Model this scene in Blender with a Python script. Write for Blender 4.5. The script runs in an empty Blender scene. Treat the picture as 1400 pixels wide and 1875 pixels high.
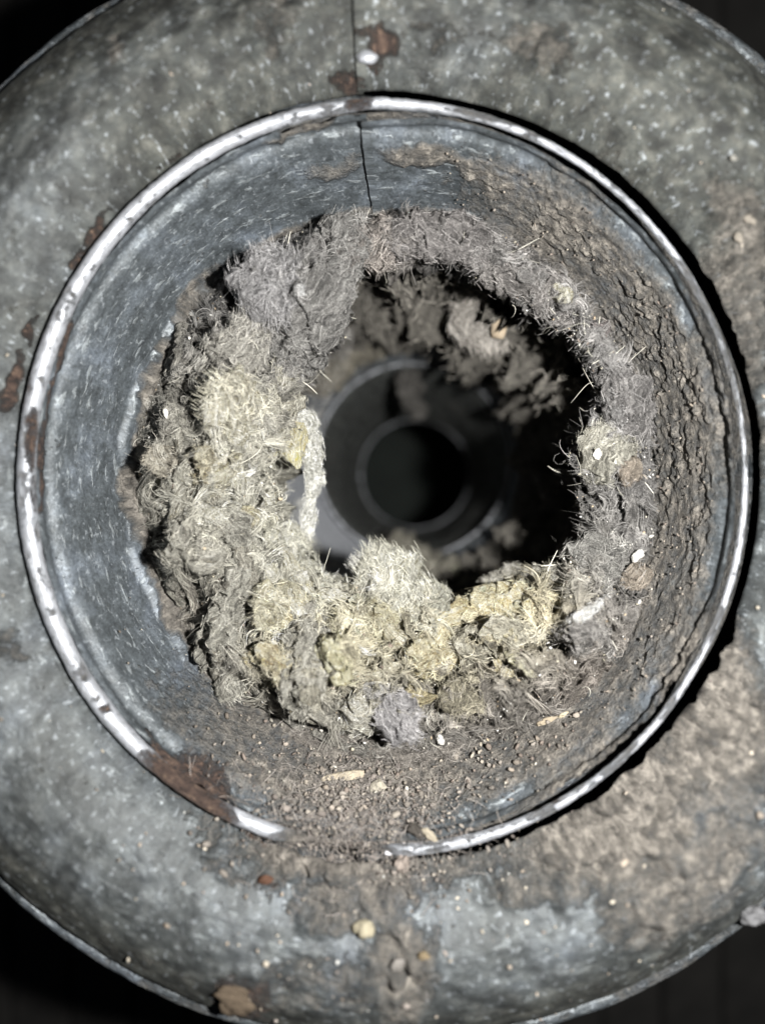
import bpy, math, random
import numpy as np
from mathutils import Vector

# ------------------------------------------------------------------ camera, world, light, exposure
SC = bpy.context.scene
COL = SC.collection
S = 0.1            # one working unit = 0.1 m
H = 1.364          # camera height over the rolled rim, in units
F = 1364.0         # focal length in photo pixels
CX, CY = 700.0, 937.5

cd = bpy.data.cameras.new("camera")
cd.sensor_fit = 'VERTICAL'; cd.sensor_height = 36.0; cd.lens = 36.0 * F / 1875.0
cd.clip_start = 0.002; cd.clip_end = 50
cd.dof.use_dof = True; cd.dof.focus_distance = (H + 0.155) * S; cd.dof.aperture_fstop = 5.0
cam = bpy.data.objects.new("camera", cd); COL.objects.link(cam)
cam.location = (0, 0, H * S)
SC.camera = cam

w = bpy.data.worlds.new("World"); SC.world = w; w.use_nodes = True
w.node_tree.nodes["Background"].inputs[0].default_value = (0.75, 0.85, 1.0, 1)
w.node_tree.nodes["Background"].inputs[1].default_value = 0.018

ld = bpy.data.lights.new("flash_lamp", 'POINT'); ld.energy = 4.3; ld.shadow_soft_size = 0.0035
ld.color = (1.0, 0.985, 0.95)
lamp = bpy.data.objects.new("flash_lamp", ld); COL.objects.link(lamp)
lamp.location = (0.46 * S, 0.03 * S, 1.42 * S)

SC.view_settings.view_transform = 'Standard'; SC.view_settings.look = 'None'
SC.view_settings.exposure = 0.0; SC.view_settings.gamma = 1.0
SC.render.engine = 'CYCLES'

# ------------------------------------------------------------------ numeric helpers
rng = np.random.default_rng(7)
random.seed(7)
PI = math.pi

LD = 0.24          # depth of the lint ring behind the rim
def P(px, py, d):
    """point seen at photo position (px,py) lying d units behind the rim plane"""
    px = np.asarray(px, float); py = np.asarray(py, float); d = np.asarray(d, float)
    k = (H + d) / F
    return np.stack(np.broadcast_arrays((px - CX) * k, (CY - py) * k, -d), -1)

def _h(ix, iy, iz, seed):
    h = (ix * np.uint32(374761393) + iy * np.uint32(668265263) + iz * np.uint32(2246822519) + np.uint32((seed * 3266489917) & 0xffffffff))
    h = (h ^ (h >> np.uint32(13))) * np.uint32(1274126177)
    h ^= h >> np.uint32(16)
    return (h & np.uint32(0xffffff)).astype(np.float32) / np.float32(8388607.5) - np.float32(1)

def vn(p, seed=0):
    p = np.asarray(p, np.float32)
    i = np.floor(p); f = p - i
    i = i.astype(np.int64).astype(np.uint32)
    f = f * f * f * (f * (f * 6 - 15) + 10)
    x, y, z = i[..., 0], i[..., 1], i[..., 2]
    o = np.uint32(1)
    fx, fy, fz = f[..., 0], f[..., 1], f[..., 2]
    def L(a, b, t): return a + (b - a) * t
    c00 = L(_h(x, y, z, seed), _h(x + o, y, z, seed), fx)
    c10 = L(_h(x, y + o, z, seed), _h(x + o, y + o, z, seed), fx)
    c01 = L(_h(x, y, z + o, seed), _h(x + o, y, z + o, seed), fx)
    c11 = L(_h(x, y + o, z + o, seed), _h(x + o, y + o, z + o, seed), fx)
    return L(L(c00, c10, fy), L(c01, c11, fy), fz)

def fbm(p, oct=4, seed=0, gain=0.5, lac=2.03):
    s = 0; a = 1.0; t = 0
    p = np.asarray(p, np.float32)
    for k in range(oct):
        s = s + a * vn(p + 17.3 * k, seed + k * 31); t += a
        a *= gain; p = p * lac
    return s / t

def xyz(x, y, z=0.0):
    return np.stack(np.broadcast_arrays(np.asarray(x, np.float32), np.asarray(y, np.float32), np.asarray(z, np.float32)), -1)

def sm(a, b, x):
    t = np.clip((np.asarray(x, float) - a) / (b - a), 0, 1)
    return t * t * (3 - 2 * t)

def nrmz(v):
    return v / np.maximum(np.linalg.norm(v, axis=-1, keepdims=True), 1e-9)

def grid_faces(n, m, wrap=False):
    """n rows x m columns; wrap closes the columns"""
    i = np.arange(n - 1)[:, None]; j = np.arange(m if wrap else m - 1)[None, :]
    j2 = (j + 1) % m
    return np.stack([i * m + j, i * m + j2, (i + 1) * m + j2, (i + 1) * m + j], -1).reshape(-1, 4)

def mesh_obj(name, V, Fc, mat, parent=None, attrs=None, origin=None, smooth=True):
    V = np.asarray(V, np.float64).reshape(-1, 3)
    o0 = np.zeros(3) if origin is None else np.asarray(origin, float)
    me = bpy.data.meshes.new(name)
    if isinstance(Fc, np.ndarray):
        k = Fc.shape[1]; nf = len(Fc)
        me.vertices.add(len(V)); me.vertices.foreach_set("co", ((V - o0) * S).astype(np.float32).ravel())
        me.loops.add(nf * k); me.loops.foreach_set("vertex_index", Fc.astype(np.int32).ravel())
        me.polygons.add(nf)
        me.polygons.foreach_set("loop_start", (np.arange(nf) * k).astype(np.int32))
        me.polygons.foreach_set("loop_total", np.full(nf, k, np.int32))
    else:
        me.from_pydata(((V - o0) * S).tolist(), [], Fc)
    if smooth:
        me.polygons.foreach_set("use_smooth", np.ones(len(me.polygons), bool))
    for an, a in (attrs or {}).items():
        a = np.asarray(a, np.float32)
        if a.ndim == 1:
            me.attributes.new(an, 'FLOAT', 'POINT').data.foreach_set("value", a)
        elif a.shape[1] == 3 and an != 'tint':
            me.attributes.new(an, 'FLOAT_VECTOR', 'POINT').data.foreach_set("vector", a.ravel())
        else:
            c = np.ones((len(a), 4), np.float32); c[:, :3] = a[:, :3]
            me.attributes.new(an, 'FLOAT_COLOR', 'POINT').data.foreach_set("color", c.ravel())
    me.update(); me.validate()
    me.materials.append(mat)
    ob = bpy.data.objects.new(name, me); COL.objects.link(ob)
    if parent is not None:
        ob.parent = parent
        ob.location = Vector((o0 * S).tolist()) - parent.location
    else:
        ob.location = (o0 * S).tolist()
    return ob

def empty(name, at):
    o = bpy.data.objects.new(name, None); COL.objects.link(o)
    o.empty_display_size = 0.01
    o.location = (np.asarray(at, float) * S).tolist()
    return o

def tag(o, label=None, cat=None, group=None, kind=None):
    if label: o['label'] = label
    if cat: o['category'] = cat
    if group: o['group'] = group
    if kind: o['kind'] = kind
    return o

# ------------------------------------------------------------------ materials
class NT:
    def __init__(s, name):
        m = bpy.data.materials.new(name); m.use_nodes = True
        s.m = m; s.t = m.node_tree; s.n = s.t.nodes; s.l = s.t.links
        s.b = s.n["Principled BSDF"]
    def node(s, typ, ins=None, **kw):
        n = s.n.new(typ)
        for k, v in kw.items(): setattr(n, k, v)
        for k, v in (ins or {}).items(): s.put(n.inputs[k], v)
        return n
    def put(s, sock, v):
        if isinstance(v, bpy.types.NodeSocket): s.l.new(v, sock)
        elif isinstance(v, bpy.types.Node): s.l.new(v.outputs[0], sock)
        else: sock.default_value = v
    def attr(s, name, out='Fac'):
        return s.node('ShaderNodeAttribute', attribute_name=name).outputs[out]
    def noise(s, vec, scale, det=4, rough=0.55, dist=0.0):
        n = s.node('ShaderNodeTexNoise', {'Vector': vec, 'Scale': scale, 'Detail': det, 'Roughness': rough, 'Distortion': dist})
        return n.outputs['Fac']
    def ramp(s, fac, stops):
        n = s.node('ShaderNodeValToRGB', {'Fac': fac}); e = n.color_ramp.elements
        while len(e) < len(stops): e.new(0.5)
        for k, (p, c) in enumerate(stops):
            e[k].position = p
            e[k].color = (*(c if isinstance(c, (tuple, list)) else (c, c, c)), 1)
        return n.outputs['Color']
    def mix(s, fac, a, b, mode='MIX'):
        n = s.node('ShaderNodeMix', data_type='RGBA', blend_type=mode)
        for i, v in ((0, fac), (6, a), (7, b)):
            if isinstance(v, tuple) and len(v) == 3: v = (*v, 1)
            s.put(n.inputs[i], v)
        return n.outputs[2]
    def math(s, op, a, b=0.0, clamp=False):
        n = s.node('ShaderNodeMath', operation=op, use_clamp=clamp)
        s.put(n.inputs[0], a); s.put(n.inputs[1], b)
        return n.outputs[0]
    def vscale(s, vec, sc):
        n = s.node('ShaderNodeMapping', {'Vector': vec}); n.inputs['Scale'].default_value = sc
        return n.outputs[0]
    def bump(s, h, dist, strength=1.0, prev=None):
        n = s.node('ShaderNodeBump', {'Height': h, 'Distance': dist * S, 'Strength': strength})
        if prev is not None: s.l.new(prev, n.inputs['Normal'])
        return n.outputs[0]

def metal_mat():
    """galvanised sheet; attributes: cyl (along the circumference, down, 0) in units, dirt, rust"""
    q = NT("galvanised_sheet")
    cyl = q.attr('cyl', 'Vector'); dirt = q.attr('dirt'); rust = q.attr('rust'); film_shade = q.attr('film_shade'); shine = q.attr('shine')
    big = q.noise(cyl, 7, 5, 0.6)
    base = q.ramp(big, [(0.3, (0.048, 0.055, 0.060)), (0.48, (0.073, 0.083, 0.091)), (0.58, (0.098, 0.112, 0.127)), (0.72, (0.145, 0.168, 0.20))])
    blot = q.noise(q.vscale(cyl, (1, 1.5, 1)), 26, 6, 0.65)
    base = q.mix(0.85, base, q.ramp(blot, [(0.35, 0.32), (0.5, 0.47), (0.60, 0.60), (0.70, 0.88)]), 'OVERLAY')
    # smears of zinc bloom, drawn out along the circumference
    sme = q.noise(q.vscale(cyl, (1.0, 3.6, 1)), 21, 4, 0.6, 0.5)
    smf = q.ramp(sme, [(0.585, 0.0), (0.66, 1.0)])
    base = q.mix(q.math('MULTIPLY', smf, 0.45), base, (0.33, 0.36, 0.375))
    fine = q.noise(cyl, 160, 4, 0.7)
    base = q.mix(0.45, base, q.ramp(fine, [(0.36, 0.22), (0.5, .48), (0.66, 0.85)]), 'OVERLAY')
    sp = q.noise(cyl, 75, 3, 0.6)
    pass
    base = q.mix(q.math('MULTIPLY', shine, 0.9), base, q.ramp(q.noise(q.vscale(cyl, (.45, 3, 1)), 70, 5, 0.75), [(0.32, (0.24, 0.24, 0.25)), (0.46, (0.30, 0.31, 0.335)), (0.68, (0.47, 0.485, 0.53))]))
    base = q.mix(film_shade, base, q.ramp(blot, [(0.3, (0.017, 0.019, 0.018)), (0.5, (0.036, 0.038, 0.034)), (0.7, (0.085, 0.085, 0.075))]))
    base = q.mix(q.ramp(sp, [(0.59, 0.0), (0.67, .36)]), base, (0.36, 0.39, 0.42))
    base = q.mix(q.ramp(sp, [(0.34, .5), (0.43, 0.0)]), base, (0.035, 0.040, 0.040))
    mot = q.noise(cyl, 17, 6, 0.68, 0.4)
    base = q.mix(q.math('MULTIPLY', film_shade, 1.3, True), base, q.ramp(mot, [(0.36, 0.18), (0.5, 0.47), (0.62, 0.78)]), 'OVERLAY')
    # dust crust
    dn = q.noise(cyl, 38, 6, 0.7)
    dcol = q.ramp(dn, [(0.32, (0.068, 0.061, 0.054)), (0.5, (0.160, 0.146, 0.128)), (0.68, (0.35, 0.32, 0.28))])
    dcol = q.mix(0.55, dcol, q.ramp(fine, [(0.3, 0.25), (0.7, 0.75)]), 'OVERLAY')
    df = q.math('ADD', q.math('MULTIPLY', dirt, 1.5), q.math('MULTIPLY', q.math('SUBTRACT', q.math('ADD', q.math('MULTIPLY', blot, .5), q.math('MULTIPLY', dn, .5)), 0.60), 3.2))
    df = q.math('MULTIPLY', df, 1.0, True)
    col = q.mix(df, base, dcol)
    # rust
    rn = q.noise(cyl, 45, 6, 0.7)
    rcol = q.ramp(rn, [(0.32, (0.022, 0.013, 0.010)), (0.48, (0.060, 0.037, 0.029)), (0.62, (0.12, 0.078, 0.057)), (0.75, (0.34, 0.24, 0.16))])
    rf = q.math('ADD', q.math('MULTIPLY', rust, 1.9), q.math('MULTIPLY', q.math('SUBTRACT', q.math('ADD', q.math('MULTIPLY', rn, .6), q.math('MULTIPLY', fine, .4)), 0.66), 5.0))
    rf = q.math('MULTIPLY', rf, 1.0, True)
    col = q.mix(rf, col, rcol)
    q.put(q.b.inputs['Base Color'], col)
    cover = q.math('MAXIMUM', df, rf)
    q.put(q.b.inputs['Metallic'], q.math('MULTIPLY', q.math('SUBTRACT', 1.0, cover, True), 0.28))
    ro = q.math('ADD', 0.36, q.math('MULTIPLY', blot, 0.25))
    ro = q.math('ADD', ro, q.math('MULTIPLY', cover, 0.4), True)
    ro = q.math('ADD', ro, q.math('MULTIPLY', film_shade, 0.28), True)
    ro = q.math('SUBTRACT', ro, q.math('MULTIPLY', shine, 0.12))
    q.put(q.b.inputs['Roughness'], ro)
    q.put(q.b.inputs['Specular IOR Level'], 0.5)
    hm = q.math('ADD', q.math('MULTIPLY', blot, 0.35), q.math('MULTIPLY', smf, 0.12))
    hm = q.math('ADD', hm, q.math('MULTIPLY', fine, 0.06))
    hd = q.math('MULTIPLY', q.math('ADD', q.math('MULTIPLY', dn, 1.0), q.math('MULTIPLY', fine, 0.5)), q.math('ADD', q.math('MULTIPLY', cover, 0.9), 0.05))
    b1 = q.bump(hm, 0.007, 0.9)
    q.put(q.b.inputs['Normal'], q.bump(hd, 0.022, 1.0, b1))
    return q.m

def lint_mat(name="matted_lint", fuzz=1.0):
    """attributes: tint (own colour), flow (along, across, id)"""
    q = NT(name)
    tint = q.attr('tint', 'Color'); flow = q.attr('flow', 'Vector')
    obj = q.node('ShaderNodeTexCoord').outputs['Object']
    strand = q.noise(q.vscale(flow, (0.16, 1, 1)), 130, 4, 0.65, 1.2)
    mat2 = q.noise(obj, 1700, 5, 0.75, 2.2)
    mid = q.noise(obj, 420, 5, 0.7, 1.0)
    c = q.mix(0.9, tint, q.ramp(mat2, [(0.34, 0.10), (0.5, 0.5), (0.66, 0.92)]), 'OVERLAY')
    c = q.mix(0.8, c, q.ramp(strand, [(0.34, 0.12), (0.5, 0.5), (0.64, 0.88)]), 'OVERLAY')
    c = q.mix(0.5, c, q.ramp(mid, [(0.3, 0.30), (0.7, 0.70)]), 'OVERLAY')
    q.put(q.b.inputs['Base Color'], c)
    q.put(q.b.inputs['Roughness'], 0.95)
    q.put(q.b.inputs['Specular IOR Level'], 0.15)
    hh = q.math('ADD', q.math('MULTIPLY', strand, 0.8), q.math('ADD', q.math('MULTIPLY', mat2, 0.55), q.math('MULTIPLY', mid, 0.9)))
    q.put(q.b.inputs['Normal'], q.bump(hh, 0.034 * fuzz, 1.0))
    return q.m

def tint_mat(name, rough=0.9, spec=0.2, nscale=900, bump=0.006, trans=0.0):
    q = NT(name)
    tint = q.attr('tint', 'Color'); obj = q.node('ShaderNodeTexCoord').outputs['Object']
    n = q.noise(obj, nscale, 4, 0.65)
    q.put(q.b.inputs['Base Color'], q.mix(0.45, tint, q.ramp(n, [(0.3, 0.3), (0.7, 0.7)]), 'OVERLAY'))
    q.put(q.b.inputs['Roughness'], rough); q.put(q.b.inputs['Specular IOR Level'], spec)
    if bump: q.put(q.b.inputs['Normal'], q.bump(n, bump, 1.0))
    return q.m

M_METAL = metal_mat(); M_LINT = lint_mat()
M_FIBRE = tint_mat("lint_fibre", 0.65, 0.35, 500, 0)
M_CHIP = tint_mat("debris_chip", 0.9, 0.08)
def plain(name, c, rough=0.9, nscale=60):
    q = NT(name); obj = q.node('ShaderNodeTexCoord').outputs['Object']
    n = q.noise(obj, nscale, 5, 0.6)
    q.put(q.b.inputs['Base Color'], q.ramp(n, [(0.3, tuple(v * 0.6 for v in c)), (0.7, tuple(v * 1.4 for v in c))]))
    q.put(q.b.inputs['Roughness'], rough); q.put(q.b.inputs['Normal'], q.bump(n, 0.02))
    return q.m
M_WALL = plain("dark_board", (0.012, 0.011, 0.010)); M_DEEP = plain("dark_end", (0.010, 0.014, 0.012))

# ------------------------------------------------------------------ dark boards behind the flange
wallroot = empty("wall", (0, 0, -2.2)); tag(wallroot, kind='structure')
def board(x0, x1, y0, y1):
    z0 = -2.2 - random.random() * 0.02; b = 0.02
    V = [(x0, y0, z0 - .2), (x1, y0, z0 - .2), (x1, y1, z0 - .2), (x0, y1, z0 - .2),
         (x0, y0, z0 - b), (x1, y0, z0 - b), (x1, y1, z0 - b), (x0, y1, z0 - b),
         (x0 + b, y0, z0), (x1 - b, y0, z0), (x1 - b, y1, z0), (x0 + b, y1, z0)]
    Fc = [(0, 3, 2, 1), (0, 1, 5, 4), (1, 2, 6, 5), (2, 3, 7, 6), (3, 0, 4, 7), (4, 5, 9, 8), (5, 6, 10, 9), (6, 7, 11, 10), (7, 4, 8, 11), (8, 9, 10, 11)]
    mesh_obj("board", V, Fc, M_WALL, wallroot, origin=((x0 + x1) / 2, (y0 + y1) / 2, z0), smooth=False)
bx = -3.2
while bx < 3.3:
    x0, x1 = bx, bx + 0.27
    if x1 > -0.72 and x0 < 1.0:
        board(x0, x1, 1.05, 3.6); board(x0, x1, -3.6, -0.72)
    else:
        board(x0, x1, -3.6, 3.6)
    bx += 0.285

# ------------------------------------------------------------------ the duct: flange, rolled rim, pipe wall, deep pipe
duct = empty("vent_duct", (0, 0, 0))
tag(duct, "galvanised steel duct with wide flared flange, its opening choked by lint", "duct")
SEAM = math.radians(93.6)

def ell(th, cx, cy, rx, ry, d):
    px = cx + rx * np.cos(th); py = cy - ry * np.sin(th)
    return P(px, py, d)

def blobs(px, py, L):
    """sum of soft spots (x,y,rx,ry,angle deg,weight), clipped to 0..1"""
    a = np.zeros_like(px, dtype=float)
    for (x, y, rx, ry, ang, wt) in L:
        c, s = math.cos(math.radians(ang)), math.sin(math.radians(ang))
        dx, dy = px - x, -(py - y)
        u = (dx * c + dy * s) / rx; v = (-dx * s + dy * c) / ry
        a = np.maximum(a, wt * np.clip(1.25 - (u * u + v * v), 0, 1))
    return a

def topx(V):
    k = F / (H - V[..., 2] * -1 * -1) if False else F / (H - V[..., 2])
    return CX + V[..., 0] * k, CY - V[..., 1] * k

# theta runs once round from the seam back to the seam (open there: a lapped joint)
def thetas(n):
    return SEAM + np.linspace(0, 2 * PI, n)

RIM = (706, 874, 655, 681)        # centre line of the rolled rim
# ---- pipe wall (rim down to behind the lint)
def wall_ring(th, d):
    """inner pipe surface at depth d"""
    a = ell(th, 707, 874, 640, 664, 0.0); b = ell(th, 722, 866, 480, 484, LD)
    t = (d / LD)
    return a + (b - a) * t[..., None]

RUST_W = [(365, 1430, 90, 38, -38, 1.0), (300, 1385, 50, 20, -42, 1.0), (455, 1500, 75, 12, -30, .9), (120, 640, 12, 80, -14, 1), (84, 860, 13, 95, -3, 1), (98, 740, 9, 60, -8, .9),
          (655, 195, 38, 22, 0, .8), (650, 140, 35, 30, 0, .9), (712, 78, 30, 48, 8, 1.0), (700, 60, 45, 18, 0, .7),
          (30, 700, 16, 70, -18, 1), (66, 600, 12, 30, -15, .9), (172, 425, 16, 55, -40, .9), (300, 290, 10, 40, -48, .6), (140, 480, 12, 35, -38, .8),
          (440, 1820, 75, 45, -15, .75), (490, 1605, 16, 10, 0, .75), (1185, 1715, 30, 45, 0, .35), (290, 1400, 60, 12, -45, .8), (380, 1490, 60, 9, -32, .8),
          (735, 1800, 60, 60, 0, .28), (270, 1340, 12, 20, 0, .6), (300, 350, 20, 8, 45, .5)]
DIRT_W = [(575, 225, 45, 25, 20, .9), (520, 245, 50, 14, 20, .7), (780, 285, 95, 22, -8, .8), (900, 330, 100, 30, -25, .8), (620, 300, 60, 20, 5, .5),
          (600, 1560, 150, 60, -8, 1.0), (700, 1600, 110, 80, 0, .8), (900, 1560, 160, 50, 20, .5), (740, 1780, 80, 120, 0, .75), (640, 1660, 120, 60, 0, .6),
          (1130, 1480, 230, 150, 35, .95), (1300, 1300, 120, 220, 10, .95), (1260, 1600, 200, 90, 35, .75), (1010, 1600, 120, 60, 20, .5),
          (1350, 420, 60, 120, 20, .6), (1330, 640, 90, 300, 0, .6), (990, 90, 50, 70, 30, .45), (820, 70, 150, 40, 0, .2), (1060, 330, 60, 90, 50, .4),
          (500, 60, 60, 60, 0, .3), (215, 85, 15, 20, 0, .5), (440, 1560, 130, 60, -30, .3), (20, 1180, 40, 40, 0, .3), (610, 1800, 200, 60, 0, .35)]

def surf_attrs(V, th, down, kind):
    px, py = topx(V)
    wob = fbm(V * 9, 4, 5)
    wob2 = fbm(V * 30, 3, 9)
    am = np.where(py > -1e9, 22 if kind == 'wall' else 40, 0) * (.35 + .65 * sm(150, 350, px + 200 * (py > 1200) + 300 * (py < 400)))
    wx = px + am * wob + 14 * wob2; wy = py + am * fbm(V * 9, 4, 77) + 14 * fbm(V * 30, 3, 99)
    rust = blobs(wx, wy, RUST_W)
    dirt = blobs(wx, wy, DIRT_W)
    if kind == 'wall':
        ang = np.degrees(np.mod(th, 2 * PI))
        right = sm(60, 95, 180 - np.abs(np.mod(ang - (-30) + 180, 360) - 180))  # 1 near -30 deg
        right = np.clip(right, 0, 1)
        dd = down / LD
        band = sm(0.10, 0.28, dd + 0.05 * wob)
        dirt = np.maximum(dirt, right * band * (0.75 + 0.35 * wob))
        # pale crust ledge beside the lint on the left
        leftm = sm(40, 75, 180 - np.abs(np.mod(ang - 195 + 180, 360) - 180) - 60)
        edge = sm(0.82, 0.92, dd + 0.22 * fbm(xyz(th * 5, dd * 2, 3), 4, 4))
        dirt = np.maximum(dirt, edge * leftm * 1.0)
        dirt = np.maximum(dirt, 0.8 * sm(0.9, 1.0, dd))
        bot = np.exp(-((ang - 268) / 28) ** 2)
        dirt = np.maximum(dirt, bot * sm(0.0, 0.4, dd + .2 * wob))
    return dirt, rust

def build_wall():
    n, m = 1100, 150
    th = thetas(n)
    dd = np.linspace(0.0, LD + 0.07, m)
    T, D = np.meshgrid(th, dd)
    V = wall_ring(T, D)
    out = np.stack([np.cos(T), np.sin(T), 0 * T], -1)
    dirt, rust = surf_attrs(V, T, D, 'wall')
    cyl = xyz((T - SEAM) * 0.66, D)
    crust = fbm(cyl * np.float32([17, 34, 1]), 4, 21)
    crust2 = fbm(cyl * np.float32([55, 92, 1]) + 1.3 * fbm(cyl * 20, 2, 3)[..., None], 3, 44)
    cr = np.clip(dirt * 1.3, 0, 1)
    disp = cr * (0.004 + 0.005 * (crust) + 0.0105 * np.maximum(crust2, -0.2) * sm(-.45, .35, fbm(cyl * np.float32([9, 14, 1]), 3, 140)))
    disp = disp + 0.002 * fbm(cyl * np.float32([30, 60, 1]), 3, 90) + 0.006 * fbm(cyl * 3, 2, 14)
    disp = disp + rust * 0.004 * fbm(cyl * 60, 2, 18)
    # shallow pressed groove just inside the rim
    disp = disp - 0.010 * np.exp(-((D - 0.030) / 0.012) ** 2)
    # ledge: edge of the next sleeve, beside the lint
    ang = np.degrees(np.mod(T, 2 * PI)); leftm = sm(40, 75, 120 - np.abs(ang - 195))
    disp = disp + 0.012 * leftm * sm(0.84, 0.90, D / LD + 0.20 * fbm(xyz(T * 6, 0, 1), 3, 4)) + 0.012 * leftm * sm(0.93, 0.96, D / LD + 0.03 * fbm(xyz(T * 8, 0, 8), 3, 6))
    # lapped seam: one end of the sheet lies over the other
    j = np.arange(n)[None, :]
    lap = 0.012 * sm(0.30, 0, (2 * PI - (T - SEAM)))
    disp = disp + lap + (0.0)
    V = V - out * disp[..., None]
    # jagged seam edge
    jag = 0.006 * fbm(xyz(dd * 18, 2, 2), 3, 3)
    V[:, -1, 0] += -0.010 + jag; V[:, 0, 0] += jag
    attrs = dict(dirt=dirt.ravel(), rust=rust.ravel(), shine=np.zeros(V.size // 3), cyl=cyl.reshape(-1, 3))
    Fc = grid_faces(m, n)
    # the folded end of the lap, a narrow return
    V = V.reshape(-1, 3)
    return mesh_obj("pipe_wall", V, Fc, M_METAL, duct, attrs)
build_wall()

def build_rim():
    n, m = 1000, 26
    th = thetas(n)
    a = np.linspace(-0.35 * PI, 1.42 * PI, m)     # round the roll: inside, over the top, outside
    T, A = np.meshgrid(th, a)
    base = ell(T, *RIM, 0.0)
    deg = np.degrees(np.mod(T, 2 * PI))
    rw = 0.0105 + 0.0058 * np.cos(np.radians(deg - 190)) + 0.0014 * fbm(xyz(T * 5, 0, 0), 3, 2)
    rw = rw + 0.0010 * fbm(base * 60 + A[..., None] * .5, 3, 12) + 0.0006 * fbm(base * 200, 2, 15)
    # crushed and buried at the bottom
    bur = np.exp(-((deg - 263) / 7.5) ** 4)
    rw = rw * (1 - 0.75 * bur)
    out = np.stack([np.cos(T), np.sin(T), 0 * T], -1)
    zz = np.zeros_like(base); zz[..., 2] = 1
    V = base - out * (rw * np.cos(A))[..., None] + zz * (rw * 1.1 * np.sin(A) - 0.020 * bur + 0.004)[..., None]
    V[:, -12:, :] += zz[:, -12:, :] * 0.003
    px, py = topx(V)
    wob = fbm(V * 12, 4, 5)
    rust = blobs(px + 12 * wob, py + 12 * wob, [(345, 1445, 115, 38, -36, 1.15), (58, 800, 14, 70, 0, .9), (52, 700, 10, 30, 0, .6), (62, 900, 8, 40, 0, .6), (655, 185, 30, 26, 0, .9), (1065, 1425, 20, 7, 35, .9), (1020, 1470, 12, 6, 35, .8), (1150, 1370, 16, 6, 45, .5), (50, 770, 10, 18, 0, .8), (195, 1300, 14, 12, 0, .7), (235, 490, 6, 8, 0, .8)])
    dirt = blobs(px + 12 * wob, py + 12 * wob, [(600, 1560, 120, 60, 0, 1), (1180, 1330, 60, 20, 50, .3), (1330, 1150, 40, 60, 60, .35), (900, 215, 100, 8, -12, .5)])
    dirt = np.maximum(dirt, 0.25 * sm(0.3, 0.6, fbm(V * 50, 3, 64)) + 0.12 * sm(-.5, .8, np.cos(T)) + .22 * sm(-.1, .5, fbm(V * 14, 4, 65)))
    cyl = xyz((T - SEAM) * 0.67, A * 0.02, 5)
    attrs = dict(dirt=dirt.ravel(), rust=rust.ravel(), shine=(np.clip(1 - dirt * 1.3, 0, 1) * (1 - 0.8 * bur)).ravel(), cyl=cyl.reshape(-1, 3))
    return mesh_obj("rolled_rim", V, grid_faces(m, n), M_METAL, duct, attrs)
build_rim()

def flange_z(s):
    z = -0.012 + 0.142 * s
    return z
def flange_point(th, s):
    """s=0 at the hole, 1 at the outer edge"""
    deg = np.degrees(th)
    gap = 14 * np.clip(np.cos(np.radians(deg - 8)), 0, 1) ** 0.7
    ax = ell(th, 706, 874, 673, 699, 0.012)
    out = np.stack([np.cos(th), np.sin(th), 0 * th], -1)
    ax = ax + out * (gap * 0.001)[..., None]
    b = ell(th, 722, 888, 1018, 1018, -0.01)
    q = ax + (b - ax) * s[..., None]
    q[..., 2] += 0.085 * np.sin(PI * np.clip(s, 0, 1) ** 0.95) ** 0.85
    return q

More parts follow.
